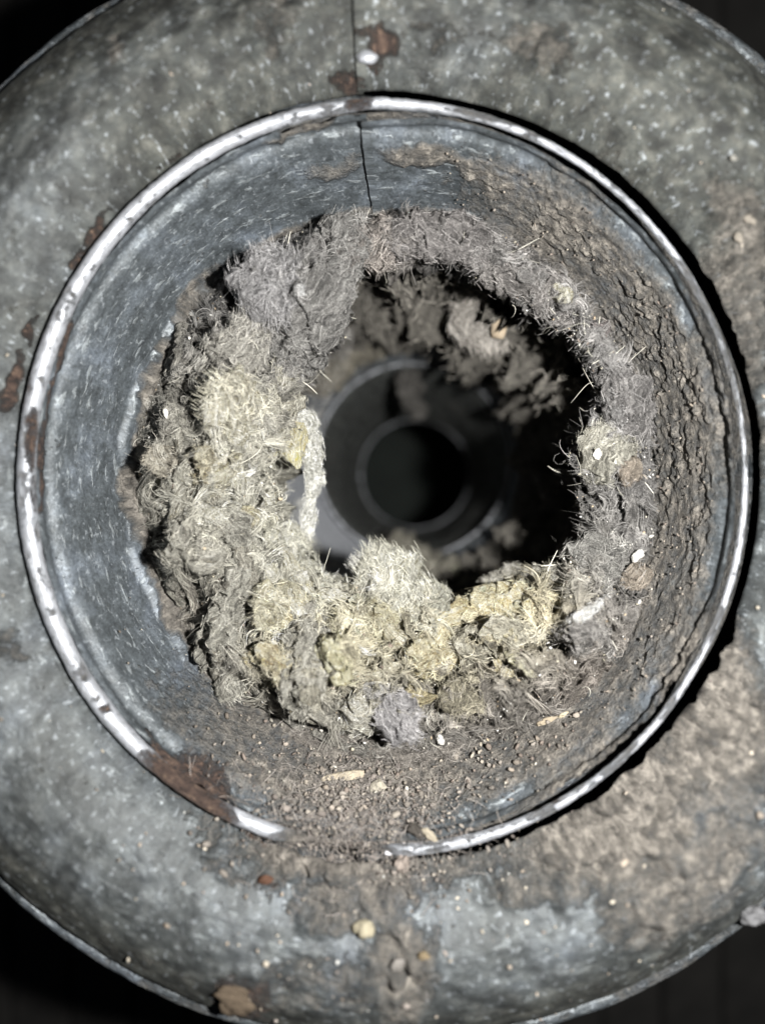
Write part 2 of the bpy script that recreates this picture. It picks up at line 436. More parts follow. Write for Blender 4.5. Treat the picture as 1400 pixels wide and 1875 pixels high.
def build_flange():
    n, m = 1000, 115
    th = thetas(n)
    s = np.linspace(0, 1, m)
    T, SS = np.meshgrid(th, s)
    V = flange_point(T, SS)
    rad = nrmz(np.stack([np.cos(T), np.sin(T), 0 * T], -1))
    dirt, rust = surf_attrs(V, T, SS, 'flange')
    nn = np.stack([-0.1 * np.cos(T), -0.1 * np.sin(T), 0 * T + 1.0], -1)
    cyl = xyz((T - SEAM) * 0.85, SS * 0.32)
    disp = 0.010 * fbm(V * 4, 3, 60) + 0.004 * fbm(V * 18, 3, 61) + 0.0018 * fbm(V * 70, 3, 62)
    disp = disp + np.clip(dirt * 1.3, 0, 1) * (0.022 * fbm(V * 20, 4, 63) + 0.045 * np.maximum(fbm(V * 36, 3, 66), -.1) + 0.004) + 0.0015 * np.maximum(fbm(V * 40, 3, 67), 0)
    disp = disp + rust * 0.006 * fbm(V * 45, 2, 19)
    # dirt mound over the buried part of the rim
    px, py = topx(V)
    disp = disp + 0.022 * blobs(px, py, [(610, 1580, 120, 40, 0, 1)])
    disp = disp - 0.012 * sm(0.94, 1.0, SS)
    disp = disp + 0.014 * sm(0.25, 0, (2 * PI - (T - SEAM)))
    V = V + nn * disp[..., None]
    jag = 0.003 * fbm(xyz(s * 8, 2, 2), 3, 3)
    V[:, -1, 0] += -0.010 + jag; V[:, 0, 0] += jag
    # inner edge turned down
    inner = V[:1].repeat(4, 0).copy(); 
    for k in range(4): inner[k, :, 2] -= 0.04 * (4 - k); inner[k, :, :2] *= 1 + 0.03 * (4 - k)
    V = np.concatenate([inner, V], 0)
    def ext(a): return np.concatenate([a[:1].repeat(4, 0), a], 0)
    dirt, rust, cyl = ext(dirt), ext(rust), ext(cyl)
    mm = m + 4
    degf = np.degrees(ext(T)) % 360
    film_shade = np.clip(.42 + .55 * np.exp(-((degf - 100) / 62) ** 2) + .45 * np.exp(-((degf - 35) / 30) ** 2) + .75 * sm(.5, 1, ext(SS)) + .45 * fbm(V * 3, 3, 204), 0, 1)  # grey patina; shade towards the top and outer edge is painted in too
    ob = mesh_obj("flange", V, grid_faces(mm, n), M_METAL, duct, dict(film_shade=film_shade.ravel(), dirt=dirt.ravel(), rust=rust.ravel(), shine=np.zeros(mm * n), cyl=cyl.reshape(-1, 3)))
    # hem: rolled outer edge and the flange's back
    prof = [(-0.012, -0.006), (-0.004, 0.004), (0.006, 0.007), (0.016, 0.002), (0.020, -0.010), (0.018, -0.024), (0.012, -0.06), (0.0, -0.14), (-0.10, -0.30), (-0.24, -0.45)]
    n2 = 900; th2 = thetas(n2)
    e = flange_point(th2, np.ones(n2))
    rr = np.stack([np.cos(th2), np.sin(th2), 0 * th2], -1)
    wv = 0.006 * fbm(xyz(np.cos(th2) * 3, np.sin(th2) * 3, 0), 3, 3)
    R = []
    for (a, b) in prof:
        q = e + rr * (a + wv)[:, None]; q[:, 2] += b - 0.008 + 0.003 * fbm(q * 20, 2, 7); R.append(q)
    R = np.array(R)
    at = dict(dirt=np.full(R.size // 3, .25) + 0.3 * fbm(R * 8, 3, 2).ravel(), rust=np.clip(fbm(R * 6, 3, 71).ravel() - .35, 0, 1), shine=np.zeros(R.size // 3), cyl=xyz((th2 - SEAM)[None, :] * .95, np.arange(len(prof))[:, None] * .012, 3).reshape(-1, 3))
    mesh_obj("flange_hem", R, grid_faces(len(prof), n2), M_METAL, duct, at)
build_flange()

# sleeve: outside of the pipe behind the flange
def tube(name, rings, n, mat, parent, shine=0.0, dirtv=0.2, wobble=0.004, seed=0, film_shade=0.0):
    th = np.linspace(0, 2 * PI, n, endpoint=False)
    R = []; ds = []
    for k in range(len(rings) - 1):
        a, b = rings[k], rings[k + 1]
        st = max(2, int(abs(b[2] - a[2]) / 0.05) + 1) 
        for t in np.linspace(0, 1, st, endpoint=False): R.append([a[i] + (b[i] - a[i]) * t for i in range(4)])
    R.append(list(rings[-1]))
    R = np.array(R)
    T, I = np.meshgrid(th, np.arange(len(R)))
    r = R[:, 3][:, None]
    V = np.stack([R[:, 0][:, None] + r * np.cos(T), R[:, 1][:, None] + r * np.sin(T), R[:, 2][:, None] + 0 * T], -1)
    wv = wobble * fbm(V * 6, 4, seed + 3)
    V[..., 0] += wv * np.cos(T); V[..., 1] += wv * np.sin(T)
    m = len(R)
    d = np.clip(dirtv + 0.6 * fbm(V * 5, 4, seed + 8), 0, 1)
    cyl = xyz(T * 0.66, -V[..., 2], seed)
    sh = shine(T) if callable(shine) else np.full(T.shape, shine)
    return mesh_obj(name, V, grid_faces(m, n, True), mat, parent, dict(dirt=d.ravel(), rust=np.zeros(m * n), film_shade=np.full(m * n, film_shade), shine=sh.ravel(), cyl=cyl.reshape(-1, 3)))

DEEP = np.array([(.20, 720, 867, 520), (.24, 722, 866, 500), (.40, 730, 862, 440), (.62, 738, 856, 360), (.86, 748, 848, 262), (1.10, 757, 842, 182)])   # depth, centre px, py, radius px
def deep_ring(th, d):
    c = [np.interp(d, DEEP[:, 0], DEEP[:, k]) for k in (1, 2, 3)]
    k = (H + d) / F
    return np.stack(np.broadcast_arrays((c[0] - CX) * k, (CY - c[1]) * k, -d), -1), c[2] * k
def deep_d(px, py):
    best = min(np.linspace(.30, 1.1, 120), key=lambda d: abs(math.hypot(px - np.interp(d, DEEP[:, 0], DEEP[:, 1]), py - np.interp(d, DEEP[:, 0], DEEP[:, 2])) - np.interp(d, DEEP[:, 0], DEEP[:, 3])))
    return float(best)
def ctr(px, py, d):
    p = P(px, py, d); return (float(p[0]), float(p[1]), -d)
def cring(px, py, rpx, d): c = ctr(px, py, d); return (c[0], c[1], -d, rpx * (H + d) / F)
tube("deep_pipe", [cring(q[1], q[2], q[3], q[0]) for q in DEEP[1:]], 420, M_METAL, duct, shine=lambda T: 0.10 + .90 * np.exp(-(((np.degrees(T) % 360) - 218) / 42) ** 2), dirtv=0.02, seed=40)  # lower-left sector paler: lit brightness put into the colour, plus pale dust
tube("pipe_outer_skin", [cring(707, 874, 650, .03)[:3] + (.685,), cring(720, 866, 500, .30)[:3] + (.66,), cring(740, 856, 300, .65)[:3] + (.58,), cring(757, 842, 200, 1.15)[:3] + (.40,)], 160, M_METAL, duct, dirtv=0.5, seed=80)

def torus(name, c, R, r, n, m, mat, parent, **k):
    th = np.linspace(0, 2 * PI, n, endpoint=False); a = np.linspace(0, 2 * PI, m, endpoint=False)
    A, T = np.meshgrid(a, th, indexing='ij')
    rr = r * (1 + 0.25 * fbm(xyz(np.cos(T) * 4, np.sin(T) * 4, A * .3), 3, 8))
    V = np.stack([c[0] + (R - rr * np.cos(A)) * np.cos(T), c[1] + (R - rr * np.cos(A)) * np.sin(T), c[2] + rr * np.sin(A)], -1)
    Fc = grid_faces(m, n, True); i = np.arange(n); j = (i + 1) % n; b = (m - 1) * n
    Fc = np.concatenate([Fc, np.stack([b + i, b + j, j, i], -1)])
    N = n * m
    return mesh_obj(name, V, Fc, mat, parent, dict(dirt=np.full(N, k.get('dirt', .1)), rust=np.zeros(N), shine=np.full(N, k.get('shine', .8)), cyl=xyz(T * .6, A * .01, 9).reshape(-1, 3)))
torus("inner_joint_ring", ctr(757, 842, 1.10), 176 * (H + 1.1) / F, 0.006, 260, 10, M_METAL, duct, shine=.75, dirt=.2)
tube("reducer_sleeve", [cring(757, 842, 183, 1.10), cring(758, 843, 172, 1.12), cring(759, 852, 152, 1.25), cring(760, 858, 134, 1.40), cring(760, 866, 116, 1.58), cring(760, 868, 101, 1.75), cring(760, 868, 100, 1.8)], 240, M_METAL, duct, shine=0.0, dirtv=0.0, film_shade=.9, wobble=.018, seed=50)
torus("sleeve_end_ring", ctr(760, 868, 1.75), 100 * (H + 1.75) / F, 0.006, 200, 10, M_METAL, duct, shine=.6, dirt=.25)
tube("far_pipe", [cring(760, 868, 104, 1.8), cring(768, 866, 110, 3.4)], 120, M_METAL, duct, dirtv=0.9, seed=51)
e0 = cring(768, 866, 110, 3.4)
thc = np.linspace(0, 2 * PI, 48, endpoint=False)
Vc = [(e0[0], e0[1], e0[2])] + [(e0[0] + (e0[3] + .02) * math.cos(t), e0[1] + (e0[3] + .02) * math.sin(t), e0[2] - 0.05) for t in thc]
mesh_obj("end_flap", Vc, [(0, i + 1, (i + 1) % 48 + 1) for i in range(48)], M_DEEP, duct, origin=e0[:3])

# ------------------------------------------------------------------ lint ring: the matted mass that chokes the pipe
LC = (720.0, 866.0)
IN = [(655,480),(625,500),(632,560),(610,600),(572,640),(550,690),(545,730),(548,770),(535,800),(512,850),(500,905),(502,960),(508,1000),(535,1030),(560,1060),(590,1062),(620,1075),(655,1065),
      (665,1030),(690,1012),(730,1035),(775,1075),(800,1110),(822,1125),(855,1100),(900,1075),(950,1052),(1000,1066),(1045,1046),(1060,1010),(1082,965),(1078,915),(1072,870),(1080,820),(1095,770),(1108,715),(1112,680),(1100,640),
      (1070,600),(1040,580),(990,560),(950,530),(900,495),(850,472),(800,462),(750,467),(710,482),(680,470)]
OUT = [(255,860),(262,760),(298,660),(345,590),(400,525),(450,480),(540,430),(640,400),(740,390),(830,400),(910,425),(1000,490),(1080,570),(1135,650),(1175,760),(1192,850),(1197,950),(1190,1060),(1155,1150),(1115,1220),
       (1050,1285),(970,1325),(890,1355),(800,1380),(720,1385),(640,1370),(560,1335),(480,1290),(420,1240),(370,1190),(330,1120),(290,1040),(265,960)]
def polar(L):
    a = np.array(L, float); th = np.mod(np.arctan2(LC[1] - a[:, 1], a[:, 0] - LC[0]), 2 * PI)
    r = np.hypot(a[:, 0] - LC[0], a[:, 1] - LC[1]); o = np.argsort(th); return th[o], r[o]
_pi, _po = polar(IN), polar(OUT)
def RI(th): return np.interp(np.mod(th, 2 * PI), _pi[0], _pi[1], period=2 * PI)
def RO(th): return np.interp(np.mod(th, 2 * PI), _po[0], _po[1], period=2 * PI)

GREY = np.array([.185, .178, .172]); WARM = np.array([.34, .325, .275]); PALE = np.array([.50, .49, .43]); YEL = np.array([.64, .57, .37]); BROWN = np.array([.20, .17, .145])
LILAC = np.array([.36, .35, .39]); TAN = np.array([.40, .31, .21])
def lint_colour(px, py, k=0.98):
    """own colour of the lint by place: greyer at the top and right, straw coloured low on the left"""
    px = np.asarray(px, float); py = np.asarray(py, float)
    g = lambda x, y, r: np.exp(-(((px - x) ** 2 + (py - y) ** 2) / r ** 2))
    c = np.zeros(px.shape + (3,)) + GREY
    def mixin(c, col, a): a = np.clip(a, 0, 1)[..., None]; return c * (1 - a) + col * a
    c = mixin(c, WARM, 1.0 * g(430, 900, 230) + 1.0 * g(620, 1120, 240) + .8 * g(900, 1110, 170))
    c = mixin(c, PALE, .75 * g(560, 1040, 110) + .65 * g(430, 730, 55) + .7 * g(730, 1070, 90) + .5 * g(400, 900, 90) + .5 * g(560, 850, 60))
    c = mixin(c, YEL, .45 * g(650, 1180, 90) + .5 * g(530, 1130, 35) + .45 * g(500, 1210, 40) + .55 * g(880, 1130, 90) + .5 * g(980, 1120, 70) + .6 * g(775, 1210, 35))
    c = mixin(c, BROWN, .7 * g(1100, 1250, 120) + .5 * g(700, 450, 60) + .4 * g(860, 1300, 120) + .4 * g(350, 1130, 60))
    c = mixin(c, np.array([.27, .265, .265]), .7 * g(500, 540, 90) + .4 * g(1130, 760, 110))
    return c * k

CREASES = [([(468, 975), (472, 1035), (460, 1092)], 11, 1), ([(374, 1150), (372, 1190), (384, 1245)], 9, 1), ([(515, 548), (512, 615), (486, 678), (482, 735)], 7, .9), ([(448, 500), (432, 545), (400, 590)], 12, 1), ([(604, 425), (592, 470)], 9, .8),
           ([(645, 1062), (662, 1098), (682, 1125)], 8, 1), ([(800, 1158), (832, 1112)], 9, .9), ([(862, 1172), (930, 1186), (1040, 1196)], 8, 1), ([(1066, 1186), (1100, 1194)], 15, 1), ([(580, 1275), (572, 1330)], 7, .7), ([(350, 985), (346, 1062)], 6, .6), ([(283, 880), (290, 950), (305, 1010)], 8, .8),
           ([(1078, 850), (1092, 885), (1120, 925)], 7, .9), ([(300, 700), (322, 745)], 8, .7), ([(352, 800), (352, 862), (368, 900)], 6, .8), ([(405, 800), (420, 850)], 6, .7), ([(440, 1100), (452, 1150), (440, 1190)], 7, .9), ([(540, 1150), (532, 1240), (538, 1290)], 6, .8), ([(585, 1130), (578, 1220)], 5, .6),
           ([(745, 1100), (760, 1150), (790, 1170)], 6, .8), ([(690, 1180), (700, 1240)], 5, .5), ([(830, 1215), (850, 1260), (905, 1262)], 8, .9), ([(620, 1290), (640, 1345)], 9, .9), ([(695, 1290), (700, 1340)], 4, .6), ([(1120, 1040), (1140, 1110)], 6, .7), ([(1135, 880), (1145, 980)], 5, .6), ([(700, 485), (680, 440)], 6, .6),
           ([(560, 455), (585, 440), (560, 500)], 7, .6), ([(955, 470), (1010, 520), (1045, 560)], 5, .8), ([(1060, 545), (1085, 590)], 6, .8), ([(1128, 690), (1120, 760)], 5, .5), ([(330, 690), (390, 660)], 6, .6), ([(330, 1065), (372, 1120)], 8, .8), ([(500, 905), (478, 900)], 5, .6), ([(520, 870), (498, 800)], 5, .5)]
def carve(px, py):
    wx = px + 10 * fbm(xyz(px / 22, py / 22, 31), 3, 401); wy = py + 10 * fbm(xyz(px / 22, py / 22, 35), 3, 402)
    d = np.zeros(np.shape(px))
    for path, wd_, st in CREASES:
        for (x0, y0), (x1, y1) in zip(path[:-1], path[1:]):
            L2 = (x1 - x0) ** 2 + (y1 - y0) ** 2
            t = np.clip(((wx - x0) * (x1 - x0) + (wy - y0) * (y1 - y0)) / L2, 0, 1)
            r = np.hypot(wx - x0 - t * (x1 - x0), wy - y0 - t * (y1 - y0))
            d = np.maximum(d, st * sm(wd_ * 1.15, wd_ * .35, r))
    q = xyz(px / 62, py / 62, 3); q = q + .9 * fbm(q * 1.5, 3, 405)[..., None]
    n = np.abs(fbm(q, 2, 406)); g = sm(-.15, .35, fbm(q * .45 + 7, 2, 407))
    n2 = np.abs(fbm(q * 2.3 + 3, 2, 408)); g2 = sm(-.05, .4, fbm(q * .8 + 17, 2, 409))
    d = np.maximum(d, .75 * sm(.075, .015, n) * g); d = np.maximum(d, .40 * sm(.09, .02, n2) * g2)
    return d * .055
NT_, NF, NB = 1250, 195, 30
def build_lint():
    th = np.linspace(0, 2 * PI, NT_, endpoint=False)
    s = np.concatenate([np.linspace(-0.02, 1, NF), 1 + np.linspace(0, 1, NB + 1)[1:]])
    T, SS = np.meshgrid(th, s)
    sf = np.clip(SS, -1, 1)
    nz = fbm(xyz(np.cos(T) * 14, np.sin(T) * 14, 0), 4, 501)
    ri = RI(T) + 12 * nz; ro = RO(T) + 4 * nz
    r = ro * (1 - sf) + ri * sf
    px = LC[0] + r * np.cos(T); py = LC[1] - r * np.sin(T)
    wd = np.clip((ro - ri) / 200, 0, 1.4)
    # big forms in photo space
    wx = px + 24 * fbm(xyz(px / 60, py / 60, 0), 3, 1) + 12 * fbm(xyz(px / 16, py / 16, 0), 3, 2)
    wy = py + 24 * fbm(xyz(px / 60, py / 60, 5), 3, 3) + 12 * fbm(xyz(px / 16, py / 16, 5), 3, 4)
    h = np.full(px.shape, -0.018); ang = np.zeros_like(px); al = np.zeros_like(px); ac = np.zeros_like(px); idn = np.zeros_like(px); tone = np.ones_like(px)
    R = random.Random(11)
    for k in range(760):
        t = R.random() * 2 * PI; q = R.random() ** 0.9
        if math.cos(t) > -0.3 and R.random() < .25: continue
        rr = float(RO(t)) * (1 - q) + float(RI(t)) * q
        x = LC[0] + rr * math.cos(t); y = LC[1] - rr * math.sin(t)
        b = R.choice([6, 8, 10, 13, 17, 22, 30]) * R.uniform(.8, 1.2); a = b * R.uniform(1.2, 4.2)
        flow = t + PI / 2 if math.cos(t) > -0.2 else PI / 2 + 0.3 * math.sin(t * 3)
        an = flow + R.gauss(0, .65)
        c_, s_ = math.cos(an), math.sin(an)
        lim = a * 1.2
        msk = (np.abs(wx - x) < lim) & (np.abs(wy - y) < lim)
        dx = wx[msk] - x; dy = -(wy[msk] - y)
        bend = R.uniform(-.6, .6)
        u = (dx * c_ + dy * s_) / a; v = (-dx * s_ + dy * c_) / b - bend * u * u * 1.5
        qd = 1 - (u * u + v * v)
        ok = qd > 0
        lev = R.uniform(-0.02, 0.035) + (-.01 if b < 14 else 0)
        if k % 2:
            ta = R.uniform(0, 2 * PI)
            hh = lev + .5 * R.uniform(.5, 1) * b * .0015 + b * .0015 * .8 * (u * math.cos(ta) + v * math.sin(ta)) + .012 * np.clip(qd, 0, 1) ** .3
        else:
            hh = lev + b * .00150 * 1.7 * np.sqrt(np.clip(qd, 0, 1)) - 0.012
        cur = h[msk]; win = ok & (hh > cur)
        cur[win] = hh[win]; h[msk] = cur
        for arr, val in ((ang, an), (idn, k * 1.37), (tone, R.uniform(.72, 1.28))):
            c2 = arr[msk]; c2[win] = val; arr[msk] = c2
        for arr, val in ((al, u * a), (ac, v * b)):
            c2 = arr[msk]; c2[win] = val[win]; arr[msk] = c2
    none = idn == 0
    al[none] = px[none]; ac[none] = py[none]
    # twisted ridges along each fold
    rid = 1 - np.abs(fbm(xyz(al / 70, ac / 6.5, idn), 2, 8)) * 2
    h = h + 0.0042 * rid + 0.006 * fbm(xyz(px / 14, py / 14, 3), 3, 55) + 0.0035 * fbm(xyz(px / 5, py / 5, 3), 2, 56)
    qv = xyz(px / 26, py / 26, 7); qv = qv + .8 * fbm(qv * .7, 2, 93)[..., None]
    cr1 = 1 - 2.2 * np.abs(fbm(qv, 3, 91)); cr2 = 1 - 2.2 * np.abs(fbm(qv * 2.6, 2, 92))
    h = h + .015 * cr1 + .008 * cr2 - .04 * sm(.28, .5, fbm(qv * .8 + 4, 3, 97))
    # pits
    pits = blobs(px + 6 * nz, py, [(488, 852, 15, 40, 5, 1), (420, 545, 16, 22, 0, .9), (640, 1062, 22, 20, 0, 1), (372, 1185, 8, 45, 12, .9), (465, 1000, 14, 45, 10, .6), (455, 1110, 9, 40, 0, .5), (815, 1135, 12, 34, 20, .8), (960, 1180, 60, 9, -6, .9), (1080, 1190, 22, 14, 0, 1), (880, 1220, 22, 22, 0, .5), (600, 425, 20, 20, 40, .6), (1000, 570, 20, 20, 0, .4), (650, 1350, 40, 12, 0, .5), (590, 1330, 20, 12, 0, .5)])
    h = h - carve(px, py) / 1.25 * (SS < .97)
    h = h - 0.10 * pits
    edge = sm(0, 0.10, SS)
    h = np.where(sf < .25, np.maximum(h, -.035 - .1 * pits), h)
    h = h * (0.35 + 0.65 * edge)
    d = LD + 0.08 * sf * wd - 0.06 * np.sin(PI * np.clip(sf, 0, 1)) * np.maximum(wd, .62)
    thin = sm(1000, 1180, py) * sm(200, 700, px)         # at the bottom it lies along the pipe wall, nearer us
    d = d - 0.07 * thin * (1 - sf) + 0.03 * thin * sf
    roll = sm(0.86, 1.0, sf)
    d = d + 0.07 * roll ** 2
    d = d - h * 1.25
    V = P(px, py, d)
    # push sideways too so that folds overhang
    rad = np.stack([np.cos(T), np.sin(T), 0 * T], -1)
    V = V - rad * (0.5 * h * sf)[..., None]
    # the back of the ring curves out to the pipe wall
    tb = np.clip(SS - 1, 0, 1)
    lump = 0.05 * fbm(xyz(np.cos(T) * 9, np.sin(T) * 9, tb * 5), 4, 88)
    rb = np.hypot(V[..., 0] - .03, V[..., 1] - .09)
    V = V + rad * ((np.clip(0.575 - rb, 0, 1) * sm(0, 1, tb) * .95) + lump * (tb > 0) * 1.0)[..., None]
    V[..., 2] -= 0.28 * tb ** 1.2
    c = lint_colour(wx, wy) * tone[..., None]
    c = c * (1 + .25 * fbm(xyz(px / 25, py / 25, 9), 3, 70))[..., None]
    flow = xyz(al / 1000, ac / 1000, idn)
    Fc = grid_faces(len(s), NT_, True)
    # holes right through
    hole = pits.ravel() > 0.93
    Fc = Fc[~hole[Fc].any(1)]
    return T, SS, px, py, V, c, ang, flow, Fc

LT, LS, LPX, LPY, LV, LCOL, LANG, LFLOW, LF = build_lint()
lint = empty("lint_ring", (0, 0, -.6))
tag(lint, "thick ring of matted grey and straw coloured lint lining the pipe mouth", "lint")
mesh_obj("lint_mat", LV, LF, M_LINT, lint, dict(tint=LCOL.reshape(-1, 3), flow=LFLOW.reshape(-1, 3)))
# surface normals of the grid
_dt = np.roll(LV, -1, 1) - np.roll(LV, 1, 1); _ds = np.gradient(LV, axis=0)
LN = nrmz(np.cross(_dt, _ds)); LN *= np.sign(np.sum(LN * (np.array([0, .1, 1]) ), -1, keepdims=True) + 1e-9)

def on_lint(px, py):
    th = np.mod(np.arctan2(LC[1] - py, px - LC[0]), 2 * PI); r = np.hypot(px - LC[0], py - LC[1])
    ro, ri = RO(th), RI(th)
    s = np.clip((ro - r) / (ro - ri), 0, 1)
    j = (th / (2 * PI) * NT_).astype(int) % NT_; i = np.clip(((s + .02) / 1.02 * (NF - 1)).astype(int), 0, NF - 1)
    return i, j
def depth_at(px, py):
    i, j = on_lint(np.array([px], float), np.array([py], float))
    return -float(LV[i[0], j[0], 2])

# top surface of everything laid in the mouth so far (for draping loose fibres)
ZB = np.full((940, 702), -9.0)
def splat(V):
    V = V.reshape(-1, 3); x, y = topx(V); a = (y / 2).astype(int); b = (x / 2).astype(int)
    ok = (a >= 0) & (a < 940) & (b >= 0) & (b < 702)
    np.maximum.at(ZB, (a[ok], b[ok]), V[ok, 2])
splat(LV[:NF + 3])
# ------------------------------------------------------------------ fibres
def fibre_mesh(p0, d0, nrm, length, width, col, K=6, curl=1.2, stick=0.5, lift=0.0, jitter=0.25):
    N = len(p0)
    step = (length / K)[:, None]
    wv = nrmz(rng.normal(size=(N, 3))) * (rng.gamma(1.6, curl / 1.6, N) / K)[:, None]
    d = nrmz(d0); p = p0.copy(); pts = [p]
    for k in range(K):
        d = d + np.cross(wv, d) + rng.normal(size=(N, 3)) * jitter / K
        d = d - nrm * (np.sum(d * nrm, -1, keepdims=True) * stick) + nrm * lift
        d = nrmz(d); p = p + d * step; pts.append(p)
    pts = np.array(pts)                                    # K+1,N,3
    side = nrmz(np.cross(np.gradient(pts, axis=0), nrmz(rng.normal(size=(N, 3)) + nrm * 1.2)[None]))
    tt = np.linspace(0, 1, K + 1); taper = (0.35 + 0.65 * np.sin(PI * np.clip(tt * .92 + .04, 0, 1)) ** .5)
    wd = (width[None, :] * taper[:, None])[..., None] * .5
    V = np.stack([pts - side * wd, pts + side * wd], 2)    # K+1,N,2,3
    V = V.transpose(1, 0, 2, 3).reshape(-1, 3)
    base = (np.arange(N) * (K + 1) * 2)[:, None]; k = np.arange(K)[None, :] * 2
    Fc = np.stack([base + k, base + k + 1, base + k + 3, base + k + 2], -1).reshape(-1, 4)
    C = np.repeat(col, (K + 1) * 2, 0)
    return V, Fc, C
def fibres(name, parent, *a, origin=None, **k):
    V, Fc, C = fibre_mesh(*a, **k)
    o = mesh_obj(name, V, Fc, M_FIBRE, parent, dict(tint=C), origin=origin)
    return tag(o, kind='stuff')

# fuzz over the ring
def ring_fuzz():
    N = 22000
    i = rng.integers(2, NF + 6, N); j = rng.integers(0, NT_, N)
    keep = rng.random(N) < (0.45 + 0.55 * (LPX[i, j] < 760))
    i, j = i[keep], j[keep]; N = len(i)
    p = LV[i, j]; n = LN[i, j]
    a = LANG[i, j] + rng.normal(0, .55, N)
    d = np.stack([np.cos(a), np.sin(a), 0 * a], -1)
    L = rng.uniform(.008, .026, N) * (1 + (rng.random(N) < .06) * 1.5)
    W = rng.uniform(.0003, .0007, N)
    c = np.clip(LCOL[i, j] * rng.uniform(1.0, 1.7, N)[:, None] + .02, 0, .8)
    fibres("lint_fibres", lint, p + n * .001, d, n, L, W, c, curl=2.0, stick=.7, lift=.03)
    # stray hairs that stand off the inner lip
    N = 1300
    i = rng.integers(NF - 22, NF + 4, N); j = rng.integers(0, NT_, N)
    p = LV[i, j]; th = LT[i, j]
    d = nrmz(np.stack([-np.cos(th), -np.sin(th), 0 * th + .2], -1) + rng.normal(size=(N, 3)) * .75)
    c = np.clip(LCOL[i, j] * rng.uniform(1.2, 2.2, N)[:, None] + .05, 0, .8)
    fibres("stray_hairs", lint, p, d, LN[i, j], rng.uniform(.008, .028, N) * (1 + (rng.random(N) < .06) * 1.5), rng.uniform(.0003, .0007, N), c, curl=3.0, stick=0, lift=0, K=5)
ring_fuzz()

